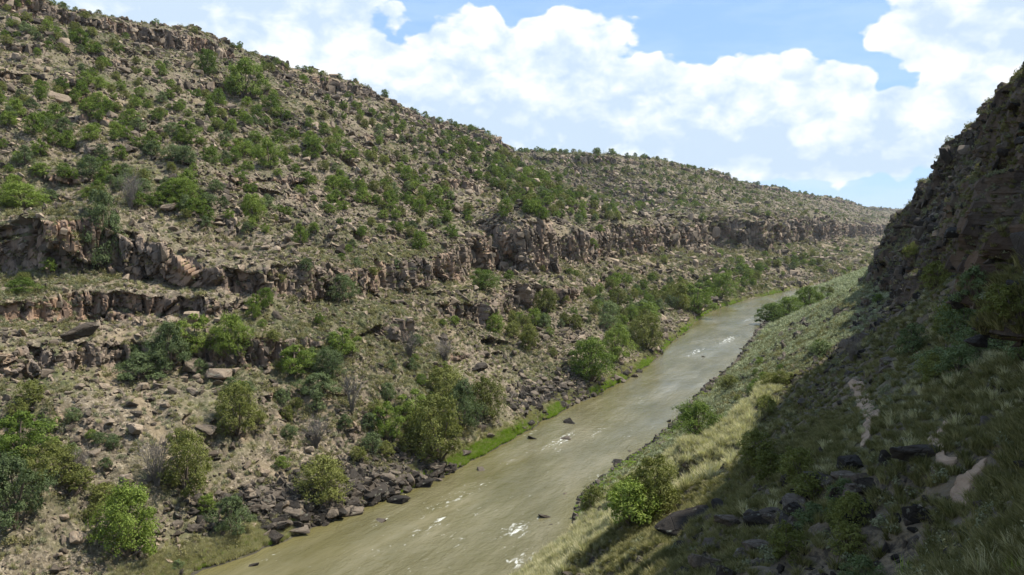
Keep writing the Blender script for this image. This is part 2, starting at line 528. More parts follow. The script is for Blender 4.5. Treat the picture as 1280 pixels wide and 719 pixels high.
    X, Y, Z = resample(X, Y, Z, nr, lambda x, y, z: np.clip(170.0 / np.hypot(x, y), 0.35, 1.15))
    P = np.stack([X, Y, Z], -1)
    n = grid_normals(P)
    ampl = np.clip(np.hypot(X, Y) / 320, 0.85, 2.0)
    P2, cliff = blocks(P, np.broadcast_to(na, X.shape), n, 1.0)
    # far cliffs carry broader columns
    f1, f2, c1, g1 = worley(na / 14 + 0 * Z, Z / 30, 88)
    far = sstep(450, 900, np.hypot(X, Y))
    hz = n.copy(); hz[..., 2] = 0
    P2 += hz * (((c1 - 0.5) * 9 - 4 * (1 - sstep(0, 0.15, f2 - f1))) * far * cliff)[..., None]
    pr_ = np.linspace(0, 1, nr)[None, :]
    bare = 0.7 * sstep(0.24, 0.5, fbm(na / 15 + 1.5 * fbm(X / 40, Y / 40, 611, 2), pr_ * 5 + 0 * X, 613, 3)) * (1 - cliff) * sstep(3, 8, Z)
    rockm = cliff * sstep(2, 5, Z)
    sp_m = np.clip(1.6 * np.maximum(spot_mask(X, Y, LUSH), spot_mask(X, Y, STRAW)), 0, 1)
    grass = (1 - sstep(1.2, 3.4, Z)) * sstep(-0.2, 0.4, Z) * np.maximum(sp_m, 0.5 * sstep(0.0, 0.3, fbm(X / 12, Y / 12, 66, 2)))
    wet = 1 - sstep(0.05, 0.45, Z)
    return P2, rockm, grass, wet, bare


PL, rockL, grassL, wetL, bareL = build_left()
left_me = grid_mesh('canyon_slope', PL, {'rock': rockL, 'grass': grassL, 'wet': wetL, 'bare': bareL}, smooth=False)
left = add_obj('canyon_wall', left_me, M['left'], kind='structure')
print('left', PL.shape, time.time() - T0)

# ------------------------------------------------------------------ right canyon wall
DR = np.array([0.43, 0.903])
NR = np.array([0.903, -0.43])


def build_right():
    t = column_params(RB, 0.0032, 0.16, 50)
    B = catmull(RB, t)
    # smooth the foot a little for the profile origin, keep the bank itself
    q = (B @ DR)[:, None]
    s0 = np.linspace(-12, 0, 14, endpoint=False)
    s1 = np.linspace(0, 110, 620, endpoint=False)
    s2 = np.linspace(110, 420, 130)
    s = np.r_[s0, s1, s2][None, :]
    X = B[:, 0][:, None] + NR[0] * s
    Y = B[:, 1][:, None] + NR[1] * s
    lat = X * NR[0] + Y * NR[1]            # offset from the line through the camera, + = into the wall
    # near section: one even 38 degree slope; measured from the straight foot line, not from the wiggly bank
    tl = lat + 52.0
    zn = np.interp(tl, [0, 58, 62, 73, 76, 160, 190, 400], [0.0, 45.8, 56, 94, 97, 150, 154, 156])  # out-of-view wall above the slope raised so its shadow covers the near ground
    # cliff edge (offset from the line through the camera, height) along the wall
    el = np.interp(q, [90, 165, 186, 228, 248, 280, 335, 400], [23, 23, 22.5, 14.2, 10, 4.0, 0.5, -2])
    ez = np.interp(q, [90, 165, 186, 228, 248, 280, 335, 400], [80, 79, 82, 73, 66.5, 56, 50, 41])
    toe = np.interp(q, [120, 150, 175, 215, 280, 335, 400], [3, 4, 5, 2, -4, -7, -9])
    zt1 = np.interp(q, [120, 150, 215, 280, 400], [40, 42, 46, 42, 33])
    zt0 = np.interp(q, [90, 130, 280, 400], [26, 32, 31, 25])
    T = lat + 0.0
    zf = np.where(T < toe - 1, np.clip((tl) / (toe + 51), 0, 1) * zt0,
         np.where(T < toe + 2.5, zt0 + (zt1 - zt0) * np.clip((T - toe + 1) / 3.5, 0, 1),
         np.where(T < el - 5, zt1 + (ez - 14 - zt1).clip(0, 99) * np.clip((T - toe - 2.5) / np.maximum(el - 5 - toe - 2.5, 1), 0, 1),
         np.where(T < el, np.maximum(zt1, ez - 14) + (ez - np.maximum(zt1, ez - 14)) * np.clip((T - np.maximum(el - 5, toe + 2.5)) / 5, 0, 1),
                  np.minimum(ez + (T - el) * 0.72, 154)))))
    # beyond, the foot of the slope follows the river
    zff = np.interp(s, [0, 50, 62, 80, 90, 105, 250, 420], [0, 20, 30, 44, 60, 66, 150, 156])
    w = sstep(88, 118, q)
    w2 = sstep(330, 480, q)
    ww = w + (sstep(98, 124, q) - w) * sstep(52, 62, tl)
    Z = zn * (1 - ww) + zf * ww
    Z = Z * (1 - w2) + zff * w2
    foot = np.minimum(1.0, s / 9.0)
    Zb = np.interp(s, [-12, 0, 3, 9], [-3, 0, 0.9, 2.6])
    k = sstep(2, 16, s + 0 * Z)
    Z = np.where(s < 0, Zb + 0 * Z, np.maximum(Z, 0.4) * k + Zb * (1 - k))
    rise = sstep(3, 25, s)
    Z = Z + rise * (2.2 * fbm(X / 24, Y / 24, 103, 4) + 0.7 * fbm(X / 6, Y / 6, 108, 3))
    Z = Z + 3.0 * rise * w * fbm(X / 40, Y / 40, 111, 2)
    # small rock ledges
    Z = terrace(Z, 30 + 4 * fbm(q / 30 + 0 * s, 0 * Z, 113, 2), 3.5, np.clip(0.1 + 2.0 * fbm(q / 18 + 0 * s, s / 40 + 0 * q, 115, 3), 0, 0.85))
    Z = terrace(Z, 14 + 3 * fbm(q / 30 + 0 * s, 0 * Z, 117, 2), 2.5, np.clip(-0.1 + 2.0 * fbm(q / 14 + 0 * s, s / 40 + 0 * q, 119, 3), 0, 0.85))
    Z = terrace(Z, 92 + 0 * Z, 8, 0.7)
    # the outcrop the photographer stands on
    r = np.hypot(X + 0.6, Y + 2.2)
    Z = np.maximum(Z, 48.3 - 1.6 * np.clip(r - 1.6, 0, None) ** 1.6 * (r < 9) - 100 * (r >= 9))
    nr = 640
    X, Y, Z = resample(X, Y, Z, nr, lambda x, y, z: np.clip(90.0 / np.hypot(x, y), 0.3, 1.2) * np.where(z > 100, 0.4, 1.0))
    P = np.stack([X, Y, Z], -1)
    n = grid_normals(P)
    keep = sstep(3.5, 8, np.hypot(X, Y))[..., None]
    P2, cliff = blocks(P, np.broadcast_to(q, X.shape), n, 1.05, 500, 0.85, 0.36, 0.62)
    P2 = P * (1 - keep) + P2 * keep
    rockm = np.clip(cliff * sstep(2, 5, Z), 0, 1)
    grass = (1 - sstep(0.9, 2.6, Z)) * sstep(-0.2, 0.4, Z) * 0.8
    wet = 1 - sstep(0.05, 0.4, Z)
    return P2, rockm, grass, wet


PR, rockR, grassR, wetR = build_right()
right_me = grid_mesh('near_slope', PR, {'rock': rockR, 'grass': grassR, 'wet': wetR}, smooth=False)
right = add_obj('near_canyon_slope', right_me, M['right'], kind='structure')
print('right', PR.shape, time.time() - T0)

# ------------------------------------------------------------------ river
def build_river():
    ys = np.unique(np.r_[np.arange(-120, 85, 6.0), 85 * np.exp(np.arange(0, math.log(4700 / 85), 0.0036))])
    tl = np.linspace(0, len(LB) - 1, 6000)
    tr = np.linspace(0, len(RB) - 1, 6000)
    l, r = catmull(LB, tl), catmull(RB, tr)
    xl = np.interp(ys, l[:, 1], l[:, 0])
    xr = np.interp(ys, r[:, 1], r[:, 0])
    pad = 12 + 0.02 * np.abs(ys)
    f = np.linspace(0, 1, 170)[None, :]
    X = (xl - pad)[:, None] * (1 - f) + (xr + pad)[:, None] * f
    Y = ys[:, None] + 0 * X
    w = (X - xl[:, None]) / (xr - xl)[:, None]
    fl = np.zeros_like(X)
    # riffles read off the photograph: (u, v, half-length m along flow, half-width m, strength)
    for u, v, a, b, s in [(704, 549, 6, 1.6, 1.0), (745, 541, 4, 1.2, .6), (880, 538, 0, 0, 0), (645, 662, 3.4, 2.0, 1.0), (650, 699, 3.0, 1.6, .9),
                          (548, 653, 3, 1, .55), (478, 650, 3, .8, .7), (590, 610, 8, 3, .3), (560, 628, 6, 2, .35), (600, 640, 9, 4, .25),
                          (785, 545, 4, 1.2, .5), (870, 440, 10, 2.5, .8), (910, 425, 14, 3, .9), (935, 400, 12, 3, .7), (880, 425, 12, 3, .5), (960, 385, 14, 3, .6),
                          (745, 595, 4, 2.5, .4), (330, 702, 2.4, .8, .7), (560, 690, 7, 3, .25), (500, 680, 6, 3, .25), (665, 540, 5, 1, .5), (700, 565, 5, 2, .3),
                          (640, 575, 6, 2, .3), (800, 500, 8, 2.5, .35), (690, 690, 2.5, 1, .6)]:
        d = ray(u, v)
        k = -50 / d[2]
        px, py = d[0] * k, d[1] * k
        if a == 0:
            continue
        al = (X - px) * 0.45 + (Y - py) * 0.89
        ac = (X - px) * 0.89 - (Y - py) * 0.45
        fl += s * np.exp(-(al / (a * 1.5)) ** 2 - (ac / (b * (1 + 0.25 * np.clip(-al / a, 0, 3)))) ** 2)
    Z = 0.05 * fbm(X / 2.2, Y / 3.5, 201, 3) + 0.10 * np.clip(fl, 0, 1) * fbm(X / 0.9, Y / 1.3, 203, 3)
    edge = np.clip(np.abs(w - 0.5) * 2, 0, 1.2)
    return grid_mesh('river_water', np.stack([X, Y, Z], -1), {'foam': fl, 'edge': edge})


m_, nt, b = new_mat('river_surface')
pos = nt.node('ShaderNodeNewGeometry').outputs['Position']
rot = nt.node('ShaderNodeVectorRotate', rotation_type='Z_AXIS')
nt.put(rot.inputs['Vector'], pos)
rot.inputs['Angle'].default_value = R(27)
flow = rot.outputs[0]                                   # y now runs down the river
stretch = nt.vmath('MULTIPLY', flow, (1.0, 0.45, 1.0))
murk = nt.math('ADD', nt.math('MULTIPLY', nt.noise(stretch, 0.09, 5), 0.6), nt.math('MULTIPLY', nt.noise(nt.vmath('MULTIPLY', flow, (1.0, 0.12, 1.0)), 0.45, 5, 0.6), 0.4))
col = nt.ramp(murk, [(0.33, (0.085, 0.077, 0.032)), (0.5, (0.125, 0.112, 0.058)), (0.68, (0.19, 0.17, 0.105))])
shallow = nt.maprange(nt.attr('edge'), 0.75, 1.02, 0.0, 0.6, True)
col = nt.mix(shallow, col, (0.115, 0.10, 0.032))
fn = nt.noise(nt.vmath('MULTIPLY', flow, (1.0, 0.42, 1.0)), 1.2, 6, 0.7, 0.6)
foam = nt.attr('foam')
fm = nt.maprange(nt.math('ADD', nt.math('MULTIPLY', foam, 0.215), fn), 0.66, 0.84, 0.0, 0.85)
fleck = nt.maprange(nt.noise(nt.vmath('MULTIPLY', flow, (1.0, 1.6, 1.0)), 0.8, 5, 0.75), 0.68, 0.77, 0.0, 0.35)
fm2 = nt.math('MAXIMUM', fm, fleck)
col = nt.mix(fm2, col, (0.75, 0.76, 0.72))
nt.put(b.inputs['Base Color'], col)
b.inputs['IOR'].default_value = 1.33
b.inputs['Specular IOR Level'].default_value = 0.5
nt.put(b.inputs['Roughness'], nt.math('ADD', nt.math('MULTIPLY', fm2, 0.5), 0.10))
w1 = nt.noise(stretch, 1.4, 5, 0.6, 0.4)
w2 = nt.noise(nt.vmath('MULTIPLY', flow, (1.0, 2.2, 1.0)), 3.2, 3, 0.6)
hh = nt.math('ADD', w1, nt.math('MULTIPLY', w2, 0.35))
w3 = nt.noise(nt.vmath('MULTIPLY', flow, (0.5, 0.22, 1.0)), 0.9, 3, 0.5, 0.8)
hh = nt.math('ADD', hh, nt.math('MULTIPLY', w3, 1.4))
calm = nt.maprange(nt.noise(nt.vmath('MULTIPLY', flow, (1.0, 0.35, 1.0)), 0.05, 3), 0.38, 0.62, 0.25, 1.0)
hh = nt.math('MULTIPLY', hh, calm)
nt.put(b.inputs['Normal'], nt.bump(hh, 0.8, 0.34))
M['water'] = m_
river = add_obj('river_water', build_river(), M['water'], kind='structure')

# ground sheet reaching the horizon beneath everything
gs = np.array([[-4500, -1500, -6], [8500, -1500, -6], [8500, 9000, -6], [-4500, 9000, -6]], float)
add_obj('ground', raw_mesh('ground', gs, [0, 1, 2, 3], 4), M['left'], kind='structure')

# ------------------------------------------------------------------ ray casting on the built ground
def coarse_bvh(P, si, sj):
    Q = P[::si, ::sj]
    n, m = Q.shape[:2]
    idx = np.arange(n * m).reshape(n, m)
    q = np.stack([idx[:-1, :-1], idx[1:, :-1], idx[1:, 1:], idx[:-1, 1:]], -1).reshape(-1, 4)
    return BVHTree.FromPolygons(Q.reshape(-1, 3).tolist(), q.tolist())


BL = coarse_bvh(PL, 3, 2)
BR = coarse_bvh(PR, 3, 2)
print('bvh', time.time() - T0)


def hit(u, v, which='LR'):
    d = Vector(ray(u, v))
    best = None
    for k, t in (('L', BL), ('R', BR)):
        if k in which:
            r = t.ray_cast(Vector(CAM), d)
            if r[0] is not None and (best is None or r[3] < best[3]):
                best = r
    return None if best is None else np.array(best[0])


def drop(x, y, which='LR', zmax=400):
    for k, t in (('L', BL), ('R', BR)):
        if k in which:
            r = t.ray_cast(Vector((x, y, zmax)), Vector((0, 0, -1)))
            if r[0] is not None:
                return np.array(r[0])
    return None


# ------------------------------------------------------------------ path on the near slope
PATHS = [[(1062, 478), (1074, 490), (1080, 505), (1090, 518), (1088, 530), (1083, 545), (1078, 560)],
         [(1186, 522), (1180, 536), (1166, 552), (1174, 568), (1196, 576)],
         [(1228, 578), (1218, 592), (1204, 606), (1200, 622), (1212, 632)]]
PW = [6.5, 5, 8]      # half widths in photo pixels
path_pts = []
pv, pq = [], []
for pl, pw in zip(PATHS, PW):
    W = [hit(u, v, 'R') for u, v in pl]
    W = np.array([w for w in W if w is not None])
    if len(W) < 3:
        continue
    tt = np.linspace(0, len(W) - 1, 60)
    C3 = catmull(W, tt)
    path_pts.append(C3)
    tg = np.gradient(C3[:, :2], axis=0)
    tg /= np.linalg.norm(tg, axis=1, keepdims=True) + 1e-9
    nn = np.stack([-tg[:, 1], tg[:, 0]], 1)
    base = len(pv)
    K = 11
    for i in range(60):
        ta = math.sin(math.pi * min(1, max(0.04, i / 59))) ** 0.4
        for j in range(K):
            f = (j / (K - 1) - 0.5) * 2
            wd = pw * max(8, np.linalg.norm(C3[i] - CAM)) / FPX * ta * (1 + 0.55 * math.sin(i * 0.6 + (1.3 if f > 0 else 4)) * 0.5 + 0.3 * random.random())
            x, y = C3[i, 0] + nn[i, 0] * f * wd, C3[i, 1] + nn[i, 1] * f * wd
            g = drop(x, y, 'R')
            z = g[2] if g is not None else C3[i, 2]
            zc = C3[max(0, i - 4):i + 5, 2].mean()
            z = max(z + 0.03, 0.5 * z + 0.5 * zc) if abs(f) < 0.9 else z - 0.1
            pv.append((x, y, z + 0.05))
    for i in range(59):
        for j in range(K - 1):
            a = base + i * K + j
            pq += [a, a + 1, a + K + 1, a + K]
if pv:
    add_obj('path', raw_mesh('path', np.array(pv), pq, 4, smooth=True), M['path'], kind='structure')
PATHP = np.concatenate(path_pts) if path_pts else np.zeros((1, 3))


# ------------------------------------------------------------------ plant and rock prototypes
def leaves_mesh(name, centres, normals, sizes, lv, aspect=0.6):
    n = len(centres)
    nrm = normals / np.maximum(np.linalg.norm(normals, axis=1, keepdims=True), 1e-6)
    r = rng.normal(size=(n, 3))
    a = np.cross(nrm, r)
    a /= np.maximum(np.linalg.norm(a, axis=1, keepdims=True), 1e-6)
    b = np.cross(nrm, a)
    s = sizes[:, None]
    V = np.stack([centres + a * s, centres + b * s * aspect, centres - a * s, centres - b * s * aspect], 1)
    q = np.arange(n * 4)
    return V.reshape(-1, 3), q, np.repeat(lv, 4)


def crown(seed, h=1.0, w=1.0, lobes=16, nleaf=3600, leaf=0.03, low=0.12, shape='round'):
    """unit crown: leaf faces gathered in tufts on uneven lobes; z from 0 to h"""
    g = np.random.default_rng(seed)
    C, N, S, L = [], [], [], []
    lc = []
    for k in range(lobes):
        f = (k + 0.5) / lobes
        zz = low + (0.92 - low) * f
        if shape == 'cone':
            rad = 0.46 * (1 - f) ** 0.7 + 0.05
        else:
            rad = 0.42 * math.sqrt(max(0.02, 1 - (1.6 * f - 0.6) ** 2))
        an = k * 2.39996 + g.uniform(-0.5, 0.5)
        rr = rad * g.uniform(0.45, 1.15)
        lr = g.uniform(0.10, 0.26) * (0.8 if f > 0.8 else 1.0)
        lc.append((rr * math.cos(an) * w, rr * math.sin(an) * w, (zz - 0.5 * lr * 0) * h * g.uniform(0.88, 1.0), lr))
    per = nleaf // lobes
    for (x, y, z, lr) in lc:
        tufts = 40
        d = g.normal(size=(tufts, 3))
        d[:, 2] = np.abs(d[:, 2]) * 0.9 - 0.25
        d /= np.linalg.norm(d, axis=1, keepdims=True)
        tc = np.array([x, y, z]) + d * lr * g.uniform(0.55, 1.12, size=(tufts, 1)) * np.array([1.0, 1.0, 0.95])
        k = g.integers(0, tufts, per)
        off = g.normal(size=(per, 3)) * lr * 0.13
        c = tc[k] + off
        c[:, 2] = np.maximum(c[:, 2], 0.01)
        n = d[k] + g.normal(size=(per, 3)) * 0.55 + np.array([0, 0, 0.3])
        C.append(c); N.append(n)
        S.append(g.uniform(0.6, 1.3, per) * leaf)
        tv = g.uniform(0, 1, tufts)
        L.append(np.clip(tv[k] * 0.5 + g.uniform(0, 0.5, per), 0, 1))
    C, N, S, L = map(np.concatenate, (C, N, S, L))
    V, q, lv = leaves_mesh('crown', C, N, S, L)
    return V, q, lv, lc


def tube(path, r0, r1, sides=6):
    path = np.asarray(path, float)
    n = len(path)
    V, q = [], []
    for i in range(n):
        t = path[min(i + 1, n - 1)] - path[max(i - 1, 0)]
        t /= np.linalg.norm(t) + 1e-9
        a = np.cross(t, [0.3, 0.9, 0.1]); a /= np.linalg.norm(a) + 1e-9
        b = np.cross(t, a)
        r = r0 + (r1 - r0) * i / (n - 1)
        for k in range(sides):
            an = 2 * math.pi * k / sides
            V.append(path[i] + (a * math.cos(an) + b * math.sin(an)) * r)
    for i in range(n - 1):
        for k in range(sides):
            k2 = (k + 1) % sides
            q += [i * sides + k, i * sides + k2, (i + 1) * sides + k2, (i + 1) * sides + k]
    return np.array(V), q


def trunk_geo(lc, seed, r=0.03):
    g = np.random.default_rng(seed)
    V, q = [], []
    off = 0
    for k, (x, y, z, lr) in enumerate(lc):
        if k % 2 and k > 3:
            continue
        p = [(g.normal() * 0.02, g.normal() * 0.02, -0.06), (x * 0.3 + g.normal() * 0.03, y * 0.3 + g.normal() * 0.03, z * 0.45), (x * 0.85, y * 0.85, z * 0.95)]
        v, f = tube(p, r, r * 0.25, 5)
        V.append(v)
        q += [i + off for i in f]
        off += len(v)
    return np.concatenate(V), q


def twig_geo(seed, n=60, h=1.0, spread=0.5, r=0.008, sub=3):
    """bare or thin-stemmed shrub: forking twigs from the root"""
    g = np.random.default_rng(seed)
    V, q, off = [], [], 0
    def add(p, a, b, s=4):
        nonlocal off
        v, f = tube(p, a, b, s)
        V.append(v); q.extend([i + off for i in f]); off += len(v)
    for i in range(n):
        an = g.uniform(0, 6.283)
        sp_ = spread * g.uniform(0.2, 1.0)
        hh = h * g.uniform(0.55, 1.0)
        p0 = np.array([g.normal() * 0.03, g.normal() * 0.03, -0.03])
        p1 = np.array([math.cos(an) * sp_ * 0.4, math.sin(an) * sp_ * 0.4, hh * 0.5]) + g.normal(size=3) * 0.04
        p2 = np.array([math.cos(an) * sp_, math.sin(an) * sp_, hh]) + g.normal(size=3) * 0.05
        add([p0, p1, p2], r, r * 0.3, 3)
        for j in range(sub):
            f = g.uniform(0.35, 0.9)
            s0 = p1 + (p2 - p1) * f
            e = s0 + (p2 - p1) * 0.4 + g.normal(size=3) * 0.12
            add([s0, (s0 + e) / 2 + g.normal(size=3) * 0.02, e], r * 0.5, r * 0.2, 3)
    return np.concatenate(V), q


def rock_mesh(name, seed, fl=0.62, npts=13):
    import bmesh
    g = np.random.default_rng(seed)
    bm = bmesh.new()
    sc = np.array([g.uniform(0.8, 1.2), g.uniform(0.6, 0.95), g.uniform(fl * 0.7, fl * 1.25)])
    for _ in range(npts):
        d = g.normal(size=3)
        d /= np.linalg.norm(d)
        d = np.sign(d) * np.abs(d) ** 0.6
        bm.verts.new(d * sc * g.uniform(0.75, 1.0) * 0.62)
    bmesh.ops.convex_hull(bm, input=bm.verts)
    for v in [v for v in bm.verts if not v.link_faces]:
        bm.verts.remove(v)
    bmesh.ops.bevel(bm, geom=bm.edges[:], offset=0.025, segments=1, affect='EDGES')
    bmesh.ops.triangulate(bm, faces=bm.faces)
    me = bpy.data.meshes.new(name)
    bm.to_mesh(me)
    bm.free()
    me.polygons.foreach_set('use_smooth', np.zeros(len(me.polygons), bool))
    return me


def hero_rock_mesh(name, seed, fl=0.62):
    """a larger boulder: hull broken up by cracks and chipped faces"""
    import bmesh
    me = rock_mesh(name, seed, fl, 16)
    bm = bmesh.new()
    bm.from_mesh(me)
    bmesh.ops.subdivide_edges(bm, edges=bm.edges[:], cuts=2, use_grid_fill=True)
    bmesh.ops.triangulate(bm, faces=bm.faces)
    P = np.array([v.co[:] for v in bm.verts])
    f1, f2, c, gx = worley(P[:, 0] * 3 + P[:, 2] * 1.5, P[:, 1] * 3 - P[:, 2], seed)
    d = (c - 0.5) * 0.07 - 0.03 * (1 - sstep(0, 0.12, f2 - f1)) + 0.03 * fbm(P[:, 0] * 5, P[:, 1] * 5 + P[:, 2] * 4, seed + 1, 3)
    nrm = P / np.linalg.norm(P, axis=1, keepdims=True)
    for v, dd, n in zip(bm.verts, d, nrm):
        v.co += Vector(n * dd)
    bm.to_mesh(me)
    bm.free()
    me.polygons.foreach_set('use_smooth', np.zeros(len(me.polygons), bool))
    return me


def mesh_multi(name, parts):
    """one mesh from [(V, quad list, lv, material)]"""
    Vs, qs, lv, mi, off = [], [], [], [], 0
    for k, (V, q, l, mat) in enumerate(parts):
        Vs.append(V)
        qs.append(np.asarray(q) + off)
        lv.append(l if l is not None else np.zeros(len(V)))
        mi.append(np.full(len(q) // 4, k))
        off += len(V)
    me = raw_mesh(name, np.concatenate(Vs), np.concatenate(qs), 4, {'lv': np.concatenate(lv)})
    for (_, _, _, mat) in parts:
        me.materials.append(mat)
    me.polygons.foreach_set('material_index', np.concatenate(mi).astype(np.int32))
    return me


BUSH = {}       # kind -> list of (crown mesh, trunk mesh, merged mesh)
for kind, mats, shp, n in (('juniper', 'juniper', 'round', 6), ('olive', 'olive', 'round', 4), ('bluegreen', 'bluegreen', 'round', 4), ('cone', 'juniper', 'cone', 3), ('bluecone', 'bluegreen', 'cone', 2)):
    BUSH[kind] = []
    for s in range(n):
        sd = 100 * len(BUSH) + s
        V, q, lv, lc = crown(sd, 1.0, 1.0, 17 + (s % 3) * 4, 13000, 0.0150, 0.10, shp)
        tv, tq = trunk_geo(lc, sd)
        cm = raw_mesh('crown', V, q, 4, {'lv': lv})
        cm.materials.append(M[mats])
        tm = raw_mesh('trunk', tv, tq, 4, {'lv': np.zeros(len(tv))}, True)
        tm.materials.append(M['bark'])
        V2, q2, lv2, lc2 = crown(sd, 1.0, 1.0, 17 + (s % 3) * 4, 5000, 0.024, 0.10, shp)
        mm = mesh_multi('shrub', [(V2, q2, lv2, M[mats]), (tv, tq, None, M['bark'])])
        BUSH[kind].append((cm, tm, mm))
V, q = twig_geo(900, 70, 1.0, 0.55, 0.010)
DEAD = raw_mesh('twigs', V, q, 4)
DEAD.materials.append(M['dead'])
V, q = twig_geo(901, 16, 1.0, 0.6, 0.022, 6)
SNAG = raw_mesh('branches', V, q, 4)
SNAG.materials.append(M['dead'])


def proto_collection(name, meshes):
    c = bpy.data.collections.new(name)
    for i, me in enumerate(meshes):
        o = bpy.data.objects.new(f"{name}_{i:02d}", me)
        c.objects.link(o)
    return c


def sage_proto(seed, mat, n=150, leaf=0.07):
    g = np.random.default_rng(seed)
    d = g.normal(size=(n, 3))
    d[:, 2] = np.abs(d[:, 2]) * 0.8
    d /= np.linalg.norm(d, axis=1, keepdims=True)
    lump = 0.75 + 0.35 * np.sin(d[:, 0] * 5 + seed) * np.cos(d[:, 1] * 4 + seed * 2)
    c = d * np.array([0.5, 0.5, 0.55]) * (lump * g.uniform(0.6, 1.0, n))[:, None]
    nn = d + g.normal(size=(n, 3)) * 0.7
    V, q, lv = leaves_mesh('s', c, nn, g.uniform(0.6, 1.3, n) * leaf, g.uniform(0, 1, n), 0.45)
    me = raw_mesh('sage', V, q, 4, {'lv': lv})
    me.materials.append(M[mat])
    return me


def tuft_proto(seed, mat, n=70, h=0.6, w=0.35, bw=0.018):
    g = np.random.default_rng(seed)
    V, q, lv = [], [], []
    for i in range(n):
        an = g.uniform(0, 6.283)
        r0 = g.uniform(0, w * 0.5)
        lean = g.uniform(0.05, 1.0) * w
        hh = h * g.uniform(0.55, 1.0)
        b = np.array([math.cos(an) * r0, math.sin(an) * r0, -0.03])
        m = b + np.array([math.cos(an) * lean * 0.4, math.sin(an) * lean * 0.4, hh * 0.6])
        e = b + np.array([math.cos(an) * lean, math.sin(an) * lean, hh])
        a2 = g.uniform(0, 6.283)
        s = np.array([math.cos(a2), math.sin(a2), 0]) * bw
        o = len(V)
        V += [b - s, b + s, m + s * 0.9, m - s * 0.9, e + s * 0.15, e - s * 0.15]
        q += [o, o + 1, o + 2, o + 3, o + 3, o + 2, o + 4, o + 5]
        k = g.uniform(0, 1)
        lv += [k] * 6
    me = raw_mesh('tuft', np.array(V), q, 4, {'lv': np.array(lv)})
    me.materials.append(M[mat])
    return me


ROCKS = [rock_mesh('rock', 40 + s, 0.5 + 0.25 * (s % 3) / 2) for s in range(10)]
for me in ROCKS:
    me.materials.append(M['rock'])
DROCKS = [me.copy() for me in ROCKS[:6]]
for me in DROCKS:
    me.materials.clear()
    me.materials.append(M['basalt'])
HROCKS = [hero_rock_mesh('boulder', 70 + s) for s in range(8)]
for me in HROCKS:
    me.materials.append(M['rock'])
HDARK = [me.copy() for me in HROCKS]
for me in HDARK:
    me.materials.clear()
    me.materials.append(M['basalt'])
c_rock = proto_collection('proto_rock', ROCKS)
c_drock = proto_collection('proto_basalt', DROCKS)
c_sage = proto_collection('proto_sage', [sage_proto(i, 'sage') for i in range(5)])
c_psage = proto_collection('proto_pale_sage', [sage_proto(50 + i, 'palesage') for i in range(4)])
c_scrub = proto_collection('proto_scrub', [sage_proto(20 + i, 'dullgreen', 170, 0.06) for i in range(4)])
c_straw = proto_collection('proto_straw', [tuft_proto(i, 'straw', 80, 0.8, 0.5) for i in range(3)])
c_green = proto_collection('proto_green', [tuft_proto(i + 9, 'green', 80, 0.6, 0.5) for i in range(3)])
c_dull = proto_collection('proto_dull', [tuft_proto(i + 19, 'dullgreen', 90, 0.6, 0.6) for i in range(3)])
c_bush = proto_collection('proto_bush', [b[2] for b in BUSH['juniper'][:4]] + [b[2] for b in BUSH['bluegreen'][:1]] + [b[2] for b in BUSH['olive'][:2]])
print('protos', time.time() - T0)


def scatter(name, P, S, coll, ncoll, tilt=0.3, rots=None):
    n = len(P)
    me = bpy.data.meshes.new(name)
    me.vertices.add(n)
    me.vertices.foreach_set('co', np.asarray(P, np.float32).reshape(-1))
    rot = np.stack([rng.normal(size=n) * tilt, rng.normal(size=n) * tilt, rng.uniform(0, 6.283, n)], 1) if rots is None else rots
    a = me.attributes.new('rot', 'FLOAT_VECTOR', 'POINT'); a.data.foreach_set('vector', rot.astype(np.float32).reshape(-1))
    S = np.asarray(S, float)
    if S.ndim == 1:
        S = np.stack([S, S, S], 1)
    a = me.attributes.new('scl', 'FLOAT_VECTOR', 'POINT'); a.data.foreach_set('vector', S.astype(np.float32).reshape(-1))
    a = me.attributes.new('pick', 'INT', 'POINT'); a.data.foreach_set('value', rng.integers(0, ncoll, n).astype(np.int32))
    o = bpy.data.objects.new(name, me)
    COL.objects.link(o)
    o['kind'] = 'stuff'
    ng = bpy.data.node_groups.new('scatter_' + name, 'GeometryNodeTree')
    ng.interface.new_socket('Geometry', in_out='INPUT', socket_type='NodeSocketGeometry')
    ng.interface.new_socket('Geometry', in_out='OUTPUT', socket_type='NodeSocketGeometry')
    N, L = ng.nodes, ng.links
    gi, go = N.new('NodeGroupInput'), N.new('NodeGroupOutput')
    iop = N.new('GeometryNodeInstanceOnPoints')
    ci = N.new('GeometryNodeCollectionInfo')
    ci.inputs['Collection'].default_value = coll
    ci.inputs['Separate Children'].default_value = True
    ci.inputs['Reset Children'].default_value = True
    def named(nm, typ):
        x = N.new('GeometryNodeInputNamedAttribute')
        x.data_type = typ
        x.inputs['Name'].default_value = nm
        return x.outputs['Attribute']
    iop.inputs['Pick Instance'].default_value = True
    L.new(gi.outputs[0], iop.inputs['Points'])
    L.new(ci.outputs[0], iop.inputs['Instance'])
    L.new(named('pick', 'INT'), iop.inputs['Instance Index'])
    L.new(named('rot', 'FLOAT_VECTOR'), iop.inputs['Rotation'])
    L.new(named('scl', 'FLOAT_VECTOR'), iop.inputs['Scale'])
    L.new(iop.outputs[0], go.inputs[0])
    md = o.modifiers.new('scatter', 'NODES')
    md.node_group = ng
    return o


